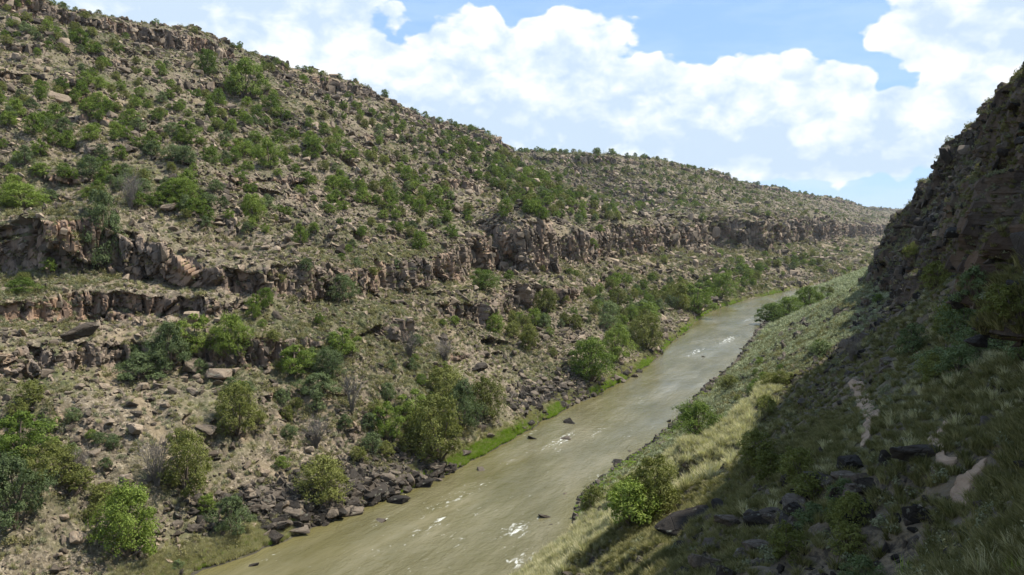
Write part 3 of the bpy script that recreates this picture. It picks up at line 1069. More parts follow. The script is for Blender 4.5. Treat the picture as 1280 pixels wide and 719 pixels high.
# ------------------------------------------------------------------ surface sampling
class Surf:
    def __init__(s, P, rock):
        s.P = P
        c = 0.25 * (P[:-1, :-1] + P[1:, :-1] + P[1:, 1:] + P[:-1, 1:])
        s.c = c.reshape(-1, 3)
        e1 = P[1:, 1:] - P[:-1, :-1]
        e2 = P[1:, :-1] - P[:-1, 1:]
        cr = np.cross(e1, e2).reshape(-1, 3)
        s.area = 0.5 * np.linalg.norm(cr, axis=1)
        s.n = cr / np.maximum(2 * s.area[:, None], 1e-9)
        s.n *= np.where(s.n[:, 2:3] < 0, -1, 1)
        s.rock = rock[:-1, :-1].reshape(-1)
        u, v, f = project(s.c)
        s.u, s.v, s.f = u, v, f
        s.dist = np.linalg.norm(s.c - CAM, axis=1)
        s.seen = (f > 2) & (u > -170) & (u < 1450) & (v < 860) & (v > -120)
        s.e = (e1.reshape(-1, 3), e2.reshape(-1, 3))

    def sample(s, w, n):
        w = np.where(s.seen, w, 0) * s.area
        cw = np.cumsum(w)
        if cw[-1] <= 0:
            return np.zeros(0, int), np.zeros((0, 3))
        i = np.searchsorted(cw, rng.uniform(0, cw[-1], n))
        i = np.clip(i, 0, len(w) - 1)
        j = rng.uniform(-0.35, 0.35, (n, 1))
        k = rng.uniform(-0.35, 0.35, (n, 1))
        return i, s.c[i] + s.e[0][i] * j * 0.5 + s.e[1][i] * k * 0.5


SL, SR = Surf(PL, rockL), Surf(PR, rockR)
print('surf', time.time() - T0)
PIX = []        # instance bookkeeping

# --- left slope: rocks
def lushL(c):
    return np.clip(1.5 * np.maximum(spot_mask(c[:, 0], c[:, 1], LUSH), spot_mask(c[:, 0], c[:, 1], STRAW)), 0, 1)


c = SL.c
talus = sstep(-0.25, 0.35, fbm(c[:, 0] / 26, c[:, 1] / 26, 301, 3))
near_cliff = sstep(-0.3, 0.4, fbm(c[:, 0] / 9, c[:, 1] / 9, 303, 2))
falloff = np.minimum(1, (300 / SL.dist) ** 1.35) * (1 + 1.3 * (1 - sstep(170, 300, SL.dist)))
dry = sstep(0.4, 1.0, c[:, 2])
bareC = bareL[:-1, :-1].reshape(-1)
w = (0.35 + 1.0 * talus * (0.4 + near_cliff)) * (1 - 0.75 * bareC) * falloff * dry * (SL.n[:, 2] > 0.45)
i, P = SL.sample(w, 210000)
S = np.clip(np.exp(rng.normal(-0.55, 0.65, len(P))), 0.2, 3.2) * np.clip(SL.dist[i] / 260, 0.68, 2.4)
P[:, 2] += S * 0.2
sc3 = np.stack([S, S * rng.uniform(0.7, 1.1, len(S)), S * rng.uniform(0.7, 1.2, len(S))], 1)
scatter('talus_rocks', P, sc3, c_rock, 10, 0.35)
# broken blocks standing on the cliff faces and ledges
w = SL.rock * (SL.c[:, 2] > 3) * np.minimum(1, (260 / SL.dist) ** 1.2)
w = w * (0.1 + sstep(-0.1, 0.3, fbm(c[:, 0] / 8, c[:, 2] / 5 + c[:, 1] / 8, 333, 2)))
i, P = SL.sample(w, 20000)
S = np.clip(np.exp(rng.normal(0.1, 0.6, len(P))), 0.5, 3.2) * np.clip(SL.dist[i] / 280, 0.75, 3.0)
sc3 = np.stack([S, S * rng.uniform(0.6, 1.0, len(S)), S * rng.uniform(0.9, 2.2, len(S))], 1)
scatter('cliff_blocks', P - SL.n[i] * (S * 0.28)[:, None], sc3, c_rock, 10, 0.16)
# dark basalt rubble along the water's edge, left
bandL = sstep(0.05, 0.3, c[:, 2]) * (1 - sstep(3.0, 8.0, c[:, 2])) * sstep(-0.3, 0.15, fbm(c[:, 0] / 16, c[:, 1] / 16, 305, 2)) * falloff
pile = spot_mask(c[:, 0], c[:, 1], [(350, 668, 9), (390, 655, 8), (430, 640, 8), (480, 622, 8), (530, 600, 7), (700, 505, 14), (675, 500, 12), (720, 488, 9), (800, 470, 9)])
bandL = bandL * (0.35 + 3.0 * pile) * (1 - 0.8 * lushL(c))
i, P = SL.sample(bandL, 9000)
S = np.clip(np.exp(rng.normal(0.0, 0.5, len(P))), 0.3, 2.8)
scatter('bank_rubble', P + np.array([0, 0, 0.1]), S, c_drock, 6, 0.4)
# --- left slope: sage and grass
w = (0.25 + 1.0 * sstep(-0.3, 0.4, fbm(c[:, 0] / 34, c[:, 1] / 34, 307, 3))) * falloff * dry * (1 - 0.8 * bareC) * (SL.n[:, 2] > 0.55) * (1 + 0.8 * (c[:, 2] < 45))
i, P = SL.sample(w, 105000)
S = np.clip(np.exp(rng.normal(0.0, 0.35, len(P))), 0.4, 2.0) * np.clip(SL.dist[i] / 300, 0.9, 3.5)
scatter('sagebrush', P, S * 0.95, c_sage, 5, 0.15)
i, P = SL.sample(w, 80000)
S = np.clip(np.exp(rng.normal(0.15, 0.5, len(P))), 0.4, 3.2) * np.clip(SL.dist[i] / 300, 0.9, 3.5)
scatter('green_scrub', P, S * 0.95, c_scrub, 4, 0.15)
w = falloff * dry * (SL.n[:, 2] > 0.6)
i, P = SL.sample(w, 26000)
scatter('dry_grass', P, rng.uniform(0.6, 1.3, len(P)), c_straw, 3, 0.1)
# bank grass
gk = grassL[:-1, :-1].reshape(-1) * sstep(0.05, 0.25, c[:, 2]) * np.minimum(1, (260 / SL.dist) ** 1.2)
lush = np.clip(1.7 * spot_mask(c[:, 0], c[:, 1], LUSH), 0, 1)
i, P = SL.sample(gk * (1 - 0.75 * lush), 30000)
scatter('straw_grass', P, rng.uniform(0.5, 1.2, len(P)), c_straw, 3, 0.1)
i, P = SL.sample(gk * (0.05 + lush) * (1 - sstep(1.1, 2.2, c[:, 2])), 34000)
scatter('bank_grass', P, rng.uniform(0.5, 1.3, len(P)), c_green, 3, 0.1)

# --- right slope
c = SR.c
dpath = np.full(len(c), 99.0)
sel = np.where(SR.seen & (SR.dist < 120))[0]
for k in range(0, len(PATHP), 3):
    dd = np.linalg.norm(c[sel] - PATHP[k], axis=1)
    dpath[sel] = np.minimum(dpath[sel], dd)
offp = sstep(0.2, 0.5, dpath)
fo = np.minimum(1, (85 / SR.dist) ** 1.15) * sstep(5, 9, SR.dist)
lit = sstep(105, 150, SR.dist)
dry = sstep(0.4, 1.0, c[:, 2])
rocky = sstep(0.2, 0.45, fbm(c[:, 0] / 14, c[:, 1] / 14, 401, 3))
for u_, v_, r_ in ((860, 690, 5), (920, 660, 6), (980, 630, 6), (1050, 610, 6), (1060, 640, 5), (960, 690, 4), (1000, 530, 6), (1060, 430, 8), (1110, 380, 9), (1150, 300, 12)):
    h_ = hit(u_, v_, 'R')
    if h_ is not None:
        rocky = np.maximum(rocky, np.clip(1.8 * np.exp(-((c - h_) ** 2).sum(1) / (1.3 * r_) ** 2), 0, 1))
w = (0.13 + 1.5 * rocky) * (1 - 0.45 * lit * (c[:, 2] < 32)) * fo * np.clip((42 / SR.dist) ** 1.7, 1, 5) * dry * offp * (SR.n[:, 2] > 0.35)
w = w * sstep(0.7, 1.2, dpath)
i, P = SR.sample(w, 46000)
S = np.clip(np.exp(rng.normal(-1.0, 0.65, len(P))), 0.1, 1.8) * np.clip(SR.dist[i] / 90, 0.55, 3)
scatter('slope_rocks', P, S * (0.72 + 0.15 * rocky[i]), c_drock, 6, 0.4)
w = SR.rock * (SR.c[:, 2] > 3) * np.minimum(1, (120 / SR.dist) ** 1.2) * (SR.c[:, 2] < 110)
i, P = SR.sample(w, 14000)
S = np.clip(np.exp(rng.normal(-0.1, 0.5, len(P))), 0.3, 2.6) * np.clip(SR.dist[i] / 150, 0.6, 2.0)
sc3 = np.stack([S, S * rng.uniform(0.6, 1.0, len(S)), S * rng.uniform(0.8, 1.8, len(S))], 1)
scatter('wall_blocks', P - SR.n[i] * (S * 0.28)[:, None], sc3, c_drock, 6, 0.2)
i, P = SR.sample(fo * (1 - 0.55 * lit) * dry * offp * (0.2 + 0.8 * (1 - rocky)) * np.clip((42 / SR.dist) ** 1.5, 1, 4) * (SR.n[:, 2] > 0.35), 60000)
S = np.clip(np.exp(rng.normal(-0.1, 0.35, len(P))), 0.4, 1.6) * np.clip(SR.dist[i] / 130, 0.45, 2)
scatter('sage_cover', P, S, c_sage, 5, 0.15)
i, P = SR.sample(np.minimum(1, (170 / SR.dist)) * dry * (0.25 + 0.75 * (1 - rocky)) * np.maximum(lit, sstep(60, 75, SR.dist) * (c[:, 2] < 27)) * (c[:, 2] < 34) * (0.12 + sstep(-0.35, 0.3, fbm(c[:, 0] / 5, c[:, 1] / 5, 421, 3))), 46000)
S = np.clip(np.exp(rng.normal(0.22, 0.4, len(P))), 0.4, 2.0) * np.clip(SR.dist[i] / 190, 0.75, 3)
scatter('pale_sagebrush', P, S, c_psage, 4, 0.15)
tl_ = c[:, 0] * NR[0] + c[:, 1] * NR[1] + 52
i, P = SR.sample(dry * (SR.dist < 130) * sstep(50, 62, SR.dist) * sstep(12, 20, tl_) * (1 - sstep(38, 44, tl_)), 12000)
scatter('straw_slope_grass', P, rng.uniform(0.7, 1.3, len(P)), c_straw, 3, 0.12)
i, P = SR.sample(fo * np.clip((42 / SR.dist) ** 1.5, 1, 4) * dry * offp * (0.3 + 0.7 * (1 - rocky)) * (1 - 0.5 * lit) * (SR.n[:, 2] > 0.35), 65000)
S = np.clip(np.exp(rng.normal(-0.1, 0.4, len(P))), 0.4, 1.8) * np.clip(SR.dist[i] / 130, 0.45, 2)
scatter('scrub_cover', P, S, c_scrub, 4, 0.15)
nearw = np.clip((42 / SR.dist) ** 1.7, 1, 5)
fo2 = np.minimum(4, (45 / SR.dist) ** 1.8) * sstep(5, 9, SR.dist)
gpatch = 0.12 + sstep(-0.15, 0.25, fbm(c[:, 0] / 7, c[:, 1] / 7, 415, 3))
i, P = SR.sample(fo2 * dry * offp * (gpatch + 0.10) * (1 - 0.7 * rocky), 110000)
scatter('grass_cover', P, rng.uniform(0.2, 0.62, len(P)), c_dull, 3, 0.12)
i, P = SR.sample(fo2 * dry * offp * sstep(-0.1, 0.25, fbm(c[:, 0] / 10, c[:, 1] / 10, 409, 2)) * (1 - 0.9 * rocky), 8000)
scatter('tall_dry_grass', P, rng.uniform(0.25, 0.7, len(P)), c_straw, 3, 0.12)
gk = grassR[:-1, :-1].reshape(-1) * sstep(0.05, 0.25, c[:, 2]) * np.minimum(1, (120 / SR.dist) ** 1.2)
i, P = SR.sample(gk, 7000)
scatter('waterside_grass', P, rng.uniform(0.4, 1.0, len(P)), c_green, 3, 0.1)
bandR = sstep(0.0, 0.2, c[:, 2]) * (1 - sstep(0.6, 1.6, c[:, 2])) * np.minimum(1, (160 / SR.dist) ** 1.3)
i, P = SR.sample(bandR, 8000)
scatter('waterline_rubble', P, np.clip(np.exp(rng.normal(-0.35, 0.55, len(P))), 0.2, 1.9) * np.clip(SR.dist[i] / 220, 0.8, 2), c_drock, 6, 0.4)
print('scatter', time.time() - T0)

# ------------------------------------------------------------------ individual shrubs and trees
placed = []     # (x, y, radius)


def put_bush(kind, P, h, w, label, group=None, parts=True, name=None, cat='bush'):
    ms = random.choice(BUSH[kind])
    rz = random.uniform(0, 6.283)
    nm = name or ('juniper_tree' if cat == 'tree' else 'juniper_bush')
    if parts:
        o = bpy.data.objects.new(nm, None)
        COL.objects.link(o)
        for pn, me in (('crown', ms[0]), ('trunk', ms[1])):
            c_ = bpy.data.objects.new(pn, me)
            COL.objects.link(c_)
            c_.parent = o
    else:
        o = bpy.data.objects.new(nm, ms[2])
        COL.objects.link(o)
    o.location = (P[0], P[1], P[2] - 0.04 * h)
    o.rotation_euler = (0, 0, rz)
    o.scale = (w * random.uniform(0.92, 1.1), w * random.uniform(0.92, 1.1), h * 1.05)
    o['label'] = label
    o['category'] = cat
    if group:
        o['group'] = group
    placed.append((P[0], P[1], w * 0.5))
    return o


# (u, v of the foot, width px, height px, kind, label)
HEROES = [
    (160, 690, 92, 88, 'juniper', 'round bright green juniper bush alone near the bottom left corner, dark shadow at its left'),
    (18, 656, 88, 95, 'bluegreen', 'large blue-green bush cut by the left edge of the photo, lowest on that edge'),
    (66, 606, 62, 56, 'olive', 'olive bush just right of the large blue-green bush at the left edge'),
    (24, 574, 80, 62, 'juniper', 'green bush at the left edge directly above the large blue-green one'),
    (232, 618, 58, 84, 'olive', 'tall yellow-olive bush beside the bare grey shrub on the lower left slope'),
    (290, 664, 46, 48, 'bluegreen', 'small grey-green bush between the tall olive bush and the bank boulders'),
    (404, 628, 66, 62, 'olive', 'dark olive bush right above the black bank boulders at lower left'),
    (297, 542, 56, 66, 'olive', 'olive-green bush standing among pale rubble left of the middle slope'),
    (546, 574, 80, 84, 'olive', 'largest olive tree of the clump above the green bank, lowest of the clump'),
    (578, 536, 44, 66, 'bluegreen', 'blue-green bush at the right rear of the clump above the green bank'),
    (606, 520, 50, 50, 'olive', 'olive bush at the upper right end of the clump above the green bank'),
    (484, 550, 44, 50, 'juniper', 'light green round bush at the left end of the clump above the bank'),
    (520, 530, 48, 46, 'juniper', 'dark green bush in the middle of the clump above the green bank'),
    (556, 504, 54, 48, 'olive', 'dark olive bush topmost in the clump above the green bank'),
    (738, 476, 60, 56, 'juniper', 'broad dark green bush by the water above the black boulder pile'),
    (770, 452, 40, 44, 'juniper', 'dark green bush touching the right of the broad one above the boulder pile'),
    (808, 438, 46, 46, 'olive', 'green bush on the left bank where the river starts to narrow'),
    (366, 468, 50, 38, 'juniper', 'low wide green bush at the foot of the ledge in the left middle slope'),
    (412, 474, 38, 42, 'bluegreen', 'pale green bush right of the low wide one on the left middle slope'),
    (430, 446, 42, 38, 'juniper', 'light green bush upper right in the group of four on the middle slope'),
    (398, 494, 56, 30, 'bluegreen', 'grey-green spreading bush lowest in the group of four on the middle slope'),
    (618, 418, 26, 26, 'juniper', 'small round green bush right of the bare orange ledge in mid slope'),
    (662, 438, 24, 30, 'olive', 'small upright olive bush between the orange ledge and the river trees'),
    (682, 392, 36, 34, 'olive', 'olive bush below the jutting dark-sided outcrop in mid slope'),
    (604, 362, 32, 26, 'juniper', 'bright green bush at the left foot of the jutting dark-sided outcrop'),
    (212, 460, 48, 62, 'bluegreen', 'grey-green bush leftmost of the thicket under the columned ledge'),
    (246, 446, 52, 56, 'juniper', 'green bush in the middle of the thicket under the columned ledge'),
    (290, 446, 44, 56, 'juniper', 'green bush rightmost of the thicket under the columned ledge'),
    (178, 474, 60, 36, 'bluegreen', 'low grey-green bush at the lower left of the thicket under the columned ledge'),
    (128, 330, 52, 96, 'bluegreen', 'tall grey-green tree at the right end of the brown cliff near the left edge'),
    (193, 348, 20, 32, 'olive', 'small yellow-green conical bush in the dark alcove of the left cliff'),
    (26, 262, 66, 34, 'juniper', 'bright green low bush at the left edge above the brown cliff'),
    (26, 368, 38, 20, 'juniper', 'small bright green bush on the ledge below the brown cliff at the left edge'),
    (319, 400, 20, 34, 'juniper', 'small upright green bush below the right end of the columned ledge'),
    (333, 384, 22, 26, 'juniper', 'small dark bush touching the columned ledge, right of its upright neighbour'),
    (427, 376, 34, 34, 'bluegreen', 'dark bush in the notch at the right end of the columned ledge'),
    (375, 306, 18, 28, 'cone', 'small pointed juniper above the middle of the cliff band at left'),
    (306, 122, 50, 52, 'juniper', 'large dark green juniper patch just under the rim cliff at upper left'),
    (258, 94, 26, 34, 'juniper', 'dark green juniper under the rim cliff left of the large patch'),
    (102, 58, 26, 22, 'juniper', 'dark round juniper under the highest rim cliff at top left'),
    (340, 140, 24, 22, 'juniper', 'round green juniper below and right of the large patch under the rim'),
    (232, 182, 34, 32, 'juniper', 'bright green juniper in the middle of the upper left slope'),
    (336, 212, 36, 42, 'cone', 'dark pointed juniper in the middle of the upper slope'),
    (220, 202, 30, 22, 'bluegreen', 'dark juniper just below the bright green one on the upper left slope'),
    (300, 196, 30, 24, 'juniper', 'green juniper left of the dark pointed one on the upper slope'),
    (228, 252, 36, 30, 'juniper', 'light green juniper above the cliff band at left'),
    (316, 278, 36, 38, 'juniper', 'green bush above the columned ledge on the left slope'),
    (394, 192, 22, 20, 'juniper', 'bright green juniper just right of the dark pointed one on the upper slope'),
    (872, 548, 62, 46, 'juniper', 'round bright green bush on the right bank beside the wide river bend'),
    (818, 640, 66, 74, 'olive', 'dark olive juniper on the right bank below the round bright one'),
    (786, 648, 46, 50, 'juniper', 'dark spiky juniper lowest on the right bank beside the water'),
    (912, 488, 30, 20, 'olive', 'small olive bush at the water on the right bank past the round bright one'),
    (964, 404, 36, 26, 'juniper', 'dark green bush at the right bank bend where the river narrows'),
    (985, 396, 34, 26, 'juniper', 'green bush right behind the one at the right bank bend'),
    (1010, 384, 34, 28, 'juniper', 'green bush on the far right bank under the shaded wall'),
    (870, 392, 44, 40, 'juniper', 'large green tree on the left bank in the belt where the river narrows'),
    (846, 388, 36, 36, 'olive', 'olive tree left of the large green one in the riverside belt'),
    (900, 372, 36, 32, 'juniper', 'dark green tree right of the large one in the riverside belt'),
]
for (u, v, wp, hp, kind, label) in HEROES:
    P = hit(u, v)
    if P is None:
        print('miss', u, v)
        continue
    D = (P - CAM)[1] * cp - (P - CAM)[2] * sp
    wp = wp * (0.88 if wp > 75 else 1)
    put_bush(kind, P, hp * D / FPX, wp * D / FPX * 1.02, label, None, True,
             'juniper_tree' if hp > 80 or 'tree' in label else ('juniper_bush' if kind in ('juniper', 'cone') else 'shrub'),
             'tree' if hp > 80 or 'tree' in label else 'bush')

# bare grey shrubs and snags
for (u, v, wp, hp, me, nm, label, cat) in [
    (196, 606, 46, 50, DEAD, 'dead_shrub', 'bare grey twiggy shrub against the left side of the tall olive bush', 'shrub'),
    (100, 600, 34, 34, DEAD, 'dead_shrub', 'bare brownish shrub right of the olive bush near the left edge', 'shrub'),
    (395, 560, 40, 34, DEAD, 'dead_shrub', 'grey leafless shrub above the dark olive bush at the bank boulders', 'shrub'),
    (440, 516, 34, 46, SNAG, 'dead_tree', 'dead tree with thick bare branches left of the clump above the green bank', 'tree'),
    (164, 262, 30, 40, DEAD, 'dead_shrub', 'grey leafless shrub above the brown cliff near the left edge', 'shrub'),
    (512, 448, 34, 34, DEAD, 'dead_shrub', 'grey leafless shrub left of the bare orange ledge', 'shrub'),
    (556, 452, 30, 28, DEAD, 'dead_shrub', 'grey leafless shrub right below the bare orange ledge', 'shrub'),
    (1065, 452, 30, 30, DEAD, 'dead_shrub', 'bare shrub on the shaded spur above the upper path end', 'shrub'),
]:
    P = hit(u, v)
    if P is None:
        continue
    D = np.linalg.norm(P - CAM)
    o = bpy.data.objects.new(nm, None)
    COL.objects.link(o)
    c_ = bpy.data.objects.new('branches', me)
    COL.objects.link(c_)
    c_.parent = o
    o.location = P
    o.rotation_euler = (0, 0, random.uniform(0, 6))
    o.scale = (wp * D / FPX * 0.9, wp * D / FPX * 0.9, hp * D / FPX)
    o['label'] = label
    o['category'] = cat

for (u, v, h_, kd, nm, label) in [
    (1212, 728, 0.85, 'straw', 'dry_stalks', 'pale dry stalks sticking up at the bottom edge near the right corner'),
    (1250, 724, 0.7, 'straw', 'dry_stalks', 'pale dry stalks nearest the bottom right corner'),
    (1128, 722, 0.8, 'green', 'green_sprig', 'yellow-green sprig at the bottom edge, left of the pale dry stalks'),
    (1268, 730, 0.7, 'green', 'green_sprig', 'bright green sprig in the very bottom right corner')]:
    P = hit(u, v, 'R')
    if P is None:
        continue
    me = tuft_proto(u, kd, 26, 1.0, 0.45, 0.012)
    o = add_obj(nm, me, None, None, label=label, category='plant')
    o.location = P
    k_ = h_ * 0.6
    o.scale = (k_, k_, k_ * 1.3)

# candidate shrubs: pixel areas read off the photograph, rooted on the ground seen there
AREAS = [  # (u0, v0, u1, v1, spread px, count, size m lo, hi, kinds)
    (0, 20, 120, 60, 22, 16, 3, 6, 'jb'), (0, 130, 130, 250, 40, 34, 3.0, 6.0, 'jjb'), (100, 110, 330, 200, 40, 34, 3, 6.5, 'jjb'),
    (120, 90, 150, 190, 16, 12, 3.5, 6.5, 'j'), (320, 130, 470, 260, 36, 44, 3.5, 7, 'jjc'), (430, 130, 560, 200, 18, 34, 3.5, 6, 'jc'),
    (470, 190, 560, 290, 34, 40, 3.5, 6.5, 'jj'), (560, 175, 680, 240, 16, 60, 4.5, 7.5, 'jj'), (610, 220, 770, 272, 16, 90, 5.0, 8.0, 'jj'),
    (640, 255, 700, 270, 10, 18, 5, 8, 'jj'), (120, 225, 300, 270, 26, 26, 3, 5, 'jbo'), (380, 250, 560, 300, 20, 22, 2.5, 4.5, 'jb'),
    (740, 300, 800, 420, 22, 26, 4, 7, 'job'), (780, 400, 960, 335, 12, 110, 5.5, 9.5, 'job'), (740, 400, 830, 350, 16, 20, 4, 7, 'job'),
    (960, 335, 1060, 318, 9, 26, 6, 10, 'job'), (820, 230, 1080, 262, 14, 60, 5, 9, 'jb'), (700, 200, 1000, 240, 12, 60, 5, 8, 'jb'),
    (450, 500, 560, 570, 20, 10, 3, 5, 'ob'), (20, 500, 110, 640, 30, 10, 3, 5, 'ob'), (640, 400, 700, 440, 16, 6, 3, 4.5, 'ob'),
    (0, 0, 120, 20, 10, 10, 3, 5, 'jb'), (280, 60, 440, 110, 8, 10, 3, 5, 'j'), (150, 440, 300, 470, 14, 6, 3, 5, 'b'),
    (960, 395, 1040, 365, 8, 16, 4, 6, 'jo'), (180, 250, 560, 310, 40, 30, 2, 3.5, 'jb'), (330, 300, 560, 400, 40, 10, 2, 3.5, 'jb'),
    (1050, 470, 1200, 640, 60, 26, 1.6, 2.6, 'ob'), (900, 560, 1100, 700, 50, 24, 1.4, 2.4, 'ob'), (1120, 330, 1270, 460, 50, 20, 2, 3.5, 'ob'),
    (880, 520, 1000, 440, 22, 16, 2, 3, 'ob'), (700, 650, 790, 620, 10, 8, 2, 3.2, 'ob'), (770, 660, 830, 640, 8, 7, 2.4, 3.6, 'jo'), (470, 560, 600, 520, 16, 14, 3, 5, 'ob'), (60, 540, 200, 700, 50, 16, 1.8, 3.2, 'ob'),
    (340, 430, 560, 470, 24, 16, 2, 4, 'ob'), (280, 480, 420, 560, 30, 14, 2, 3.4, 'ob'), (640, 420, 760, 380, 22, 26, 3, 6, 'job'),
]
KM = {'j': 'juniper', 'b': 'bluegreen', 'o': 'olive', 'c': 'cone'}
cand = []
for (u0, v0, u1, v1, spd, n, a, b_s, ks) in AREAS:
    if v1 < 300 and u0 < 800:
        n = int(n * 1.9)
    for _ in range(n):
        f = random.random()
        u, v = u0 + (u1 - u0) * f + random.gauss(0, spd), v0 + (v1 - v0) * f + random.gauss(0, spd * 0.55)
        P = hit(u, v)
        if P is None or P[2] < 0.8:
            continue
        s_ = random.uniform(a, b_s) * (0.9 if v0 < 300 else 0.95)
        if np.min(np.linalg.norm(PATHP - P, axis=1)) < 2.0 + s_ * 0.5:
            continue
        if u0 > 870 and v0 > 320:
            s_ = min(s_, 0.042 * np.linalg.norm(P - CAM))
        cand.append((P, s_, KM[random.choice(ks)]))
# plus an even sprinkling over the whole wall, so that it holds from elsewhere too
w = np.minimum(1, (420 / SL.dist) ** 1.0) * (SL.c[:, 2] > 3) * (SL.n[:, 2] > 0.5) * (0.15 + sstep(-0.2, 0.4, fbm(SL.c[:, 0] / 45, SL.c[:, 1] / 45, 501, 3))) * (0.5 + 0.8 * (SL.c[:, 2] > 60))
i, P = SL.sample(w, 2400)
for p in P:
    cand.append((p, random.uniform(2.0, 4.6) * min(1.8, max(1, np.linalg.norm(p - CAM) / 420)), random.choice(['juniper', 'juniper', 'bluegreen', 'olive'])))
# rim trees
rimsel = (SL.c[:, 2] > 146.5) & (SL.c[:, 2] < 152)
i, P = SL.sample(rimsel * np.minimum(1, (600 / SL.dist)), 420)
for p in P:
    cand.append((p, random.uniform(2.5, 5.5) * min(2.2, max(1, np.linalg.norm(p - CAM) / 500)), random.choice(['juniper', 'juniper', 'bluegreen'])))
keep = []
for P, s, kd in cand:
    if all((P[0] - x) ** 2 + (P[1] - y) ** 2 > (0.45 * (r * 2 + s) * 0.5 + 0.3) ** 2 for x, y, r in placed[:70]) and \
       all((P[0] - q_[0][0]) ** 2 + (P[1] - q_[0][1]) ** 2 > (0.30 * (q_[1] + s)) ** 2 for q_ in keep):
        keep.append((P, s, kd))
arr = np.array([k[0] for k in keep])
uu, vv, ff = project(arr)
ap = np.array([k[1] for k in keep]) / np.maximum(ff, 1)
ap[(uu < -20) | (uu > 1300) | (vv < -20) | (vv > 740)] *= 0.01
order = np.argsort(-ap)
NJ = 300 - len(HEROES)


def zone(u, v, P):
    near = P[0] * NR[0] + P[1] * NR[1] > -35 and P[1] < 400 and u > 760
    if near:
        return ('low dark shrub growing on the shaded near slope right of the river', 'shrubs on the shaded near slope')
    if P[2] > 143:
        return ('small dark juniper standing on the rim of the far canyon wall against the sky', 'junipers along the canyon rim')
    if P[2] < 14:
        return ('green riverside bush in the belt along the left bank below the cliffs', 'bushes along the left bank')
    if P[2] < 50:
        return ('small bush rooted among the rubble and ledges of the middle slope, left of the river', 'bushes on the ledges of the middle slope')
    if u < 330:
        return ('green juniper bush on the rubble slope under the highest rim, upper left', 'junipers on the upper left slope')
    if u < 560:
        return ('green juniper bush on the upper middle slope between rim and cliff band', 'junipers on the upper middle slope')
    if u < 790:
        return ('green juniper bush in the dense belt running down the spur above the cliffs', 'junipers of the dense belt on the spur')
    return ('small juniper bush on the distant slope above the long far cliff', 'junipers on the distant slope')


rest = []
for r_, k in enumerate(order):
    P, s, kd = keep[k]
    if r_ < NJ and ap[k] > 0.0005:
        lb, gr = zone(uu[k], vv[k], P)
        put_bush(kd, P, s * random.uniform(0.75, 1.1), s, lb, gr, False, 'shrub' if 'shaded' in lb else 'juniper_bush')
    else:
        rest.append((P, s))
if rest:
    scatter('distant_junipers', np.array([p for p, s in rest]), np.array([s for p, s in rest]) * 0.95, c_bush, 7, 0.03)
print('bushes', len(keep), len(rest), time.time() - T0)

# ------------------------------------------------------------------ boulders
def put_rock(P, s, mesh, label, group=None, sink=0.15, flat=0.8, name='boulder', cat='boulder'):
    o = bpy.data.objects.new(name, mesh)
    COL.objects.link(o)
    o.location = (P[0], P[1], P[2] + s * (0.3 - sink))
    o.rotation_euler = (random.gauss(0, 0.25), random.gauss(0, 0.25), random.uniform(0, 6.283))
    o.scale = (s, s * random.uniform(0.75, 1.0), s * flat * random.uniform(0.8, 1.1))
    o['label'] = label
    o['category'] = cat
    if group:
        o['group'] = group
    return o


RIVER_ROCKS = [
    (712, 529, 20, 'dark flat rock alone in the river upstream of the long white riffle'),
    (707, 549, 16, 'low dark rock with white water streaming off it in mid river'),
    (666, 548, 12, 'small dark rock at the left end of the riffle in mid river'),
    (601, 588, 13, 'small dark rock in the river just off the bright green bank'),
    (770, 579, 17, 'black rock standing clear of the water near the right bank bushes'),
    (797, 577, 8, 'tiny black rock between the standing black rock and the right bank'),
    (789, 564, 9, 'tiny dark rock just awash near the right bank'),
    (681, 646, 16, 'flat dark rock in the river beside the lower right white riffle'),
    (688, 656, 6, 'tiny dark rock just below the flat one by the lower riffle'),
    (694, 679, 13, 'dark rock closest to the bottom of the photo in the river'),
    (476, 651, 18, 'low dark rock with a white streak off the black bank boulders'),
    (316, 707, 18, 'dark wet rock in shallow white water by the lower left bank'),
    (289, 696, 20, 'dark slab at the water edge left of the wet rock, lower left bank'),
    (836, 527, 10, 'small black rock at the right bank below the round bright bush'),
    (706, 617, 7, 'tiny dark rock off the green corner of the right bank'),
    (812, 452, 8, 'tiny rock near the left bank beside the yellow grass tongue'),
    (926, 436, 7, 'tiny rock in the riffle near the right bank of the narrower reach'),
    (880, 446, 6, 'tiny dark rock in mid river of the narrower reach'),
]
for (u, v, sz, label) in RIVER_ROCKS:
    d = ray(u, v)
    k = -50 / d[2]
    P = CAM + d * k
    D = P[1]
    put_rock((P[0], P[1], -0.05), sz * D / FPX * 0.95, random.choice(HDARK), label, None, 0.28, 0.45, 'river_rock', 'rock')

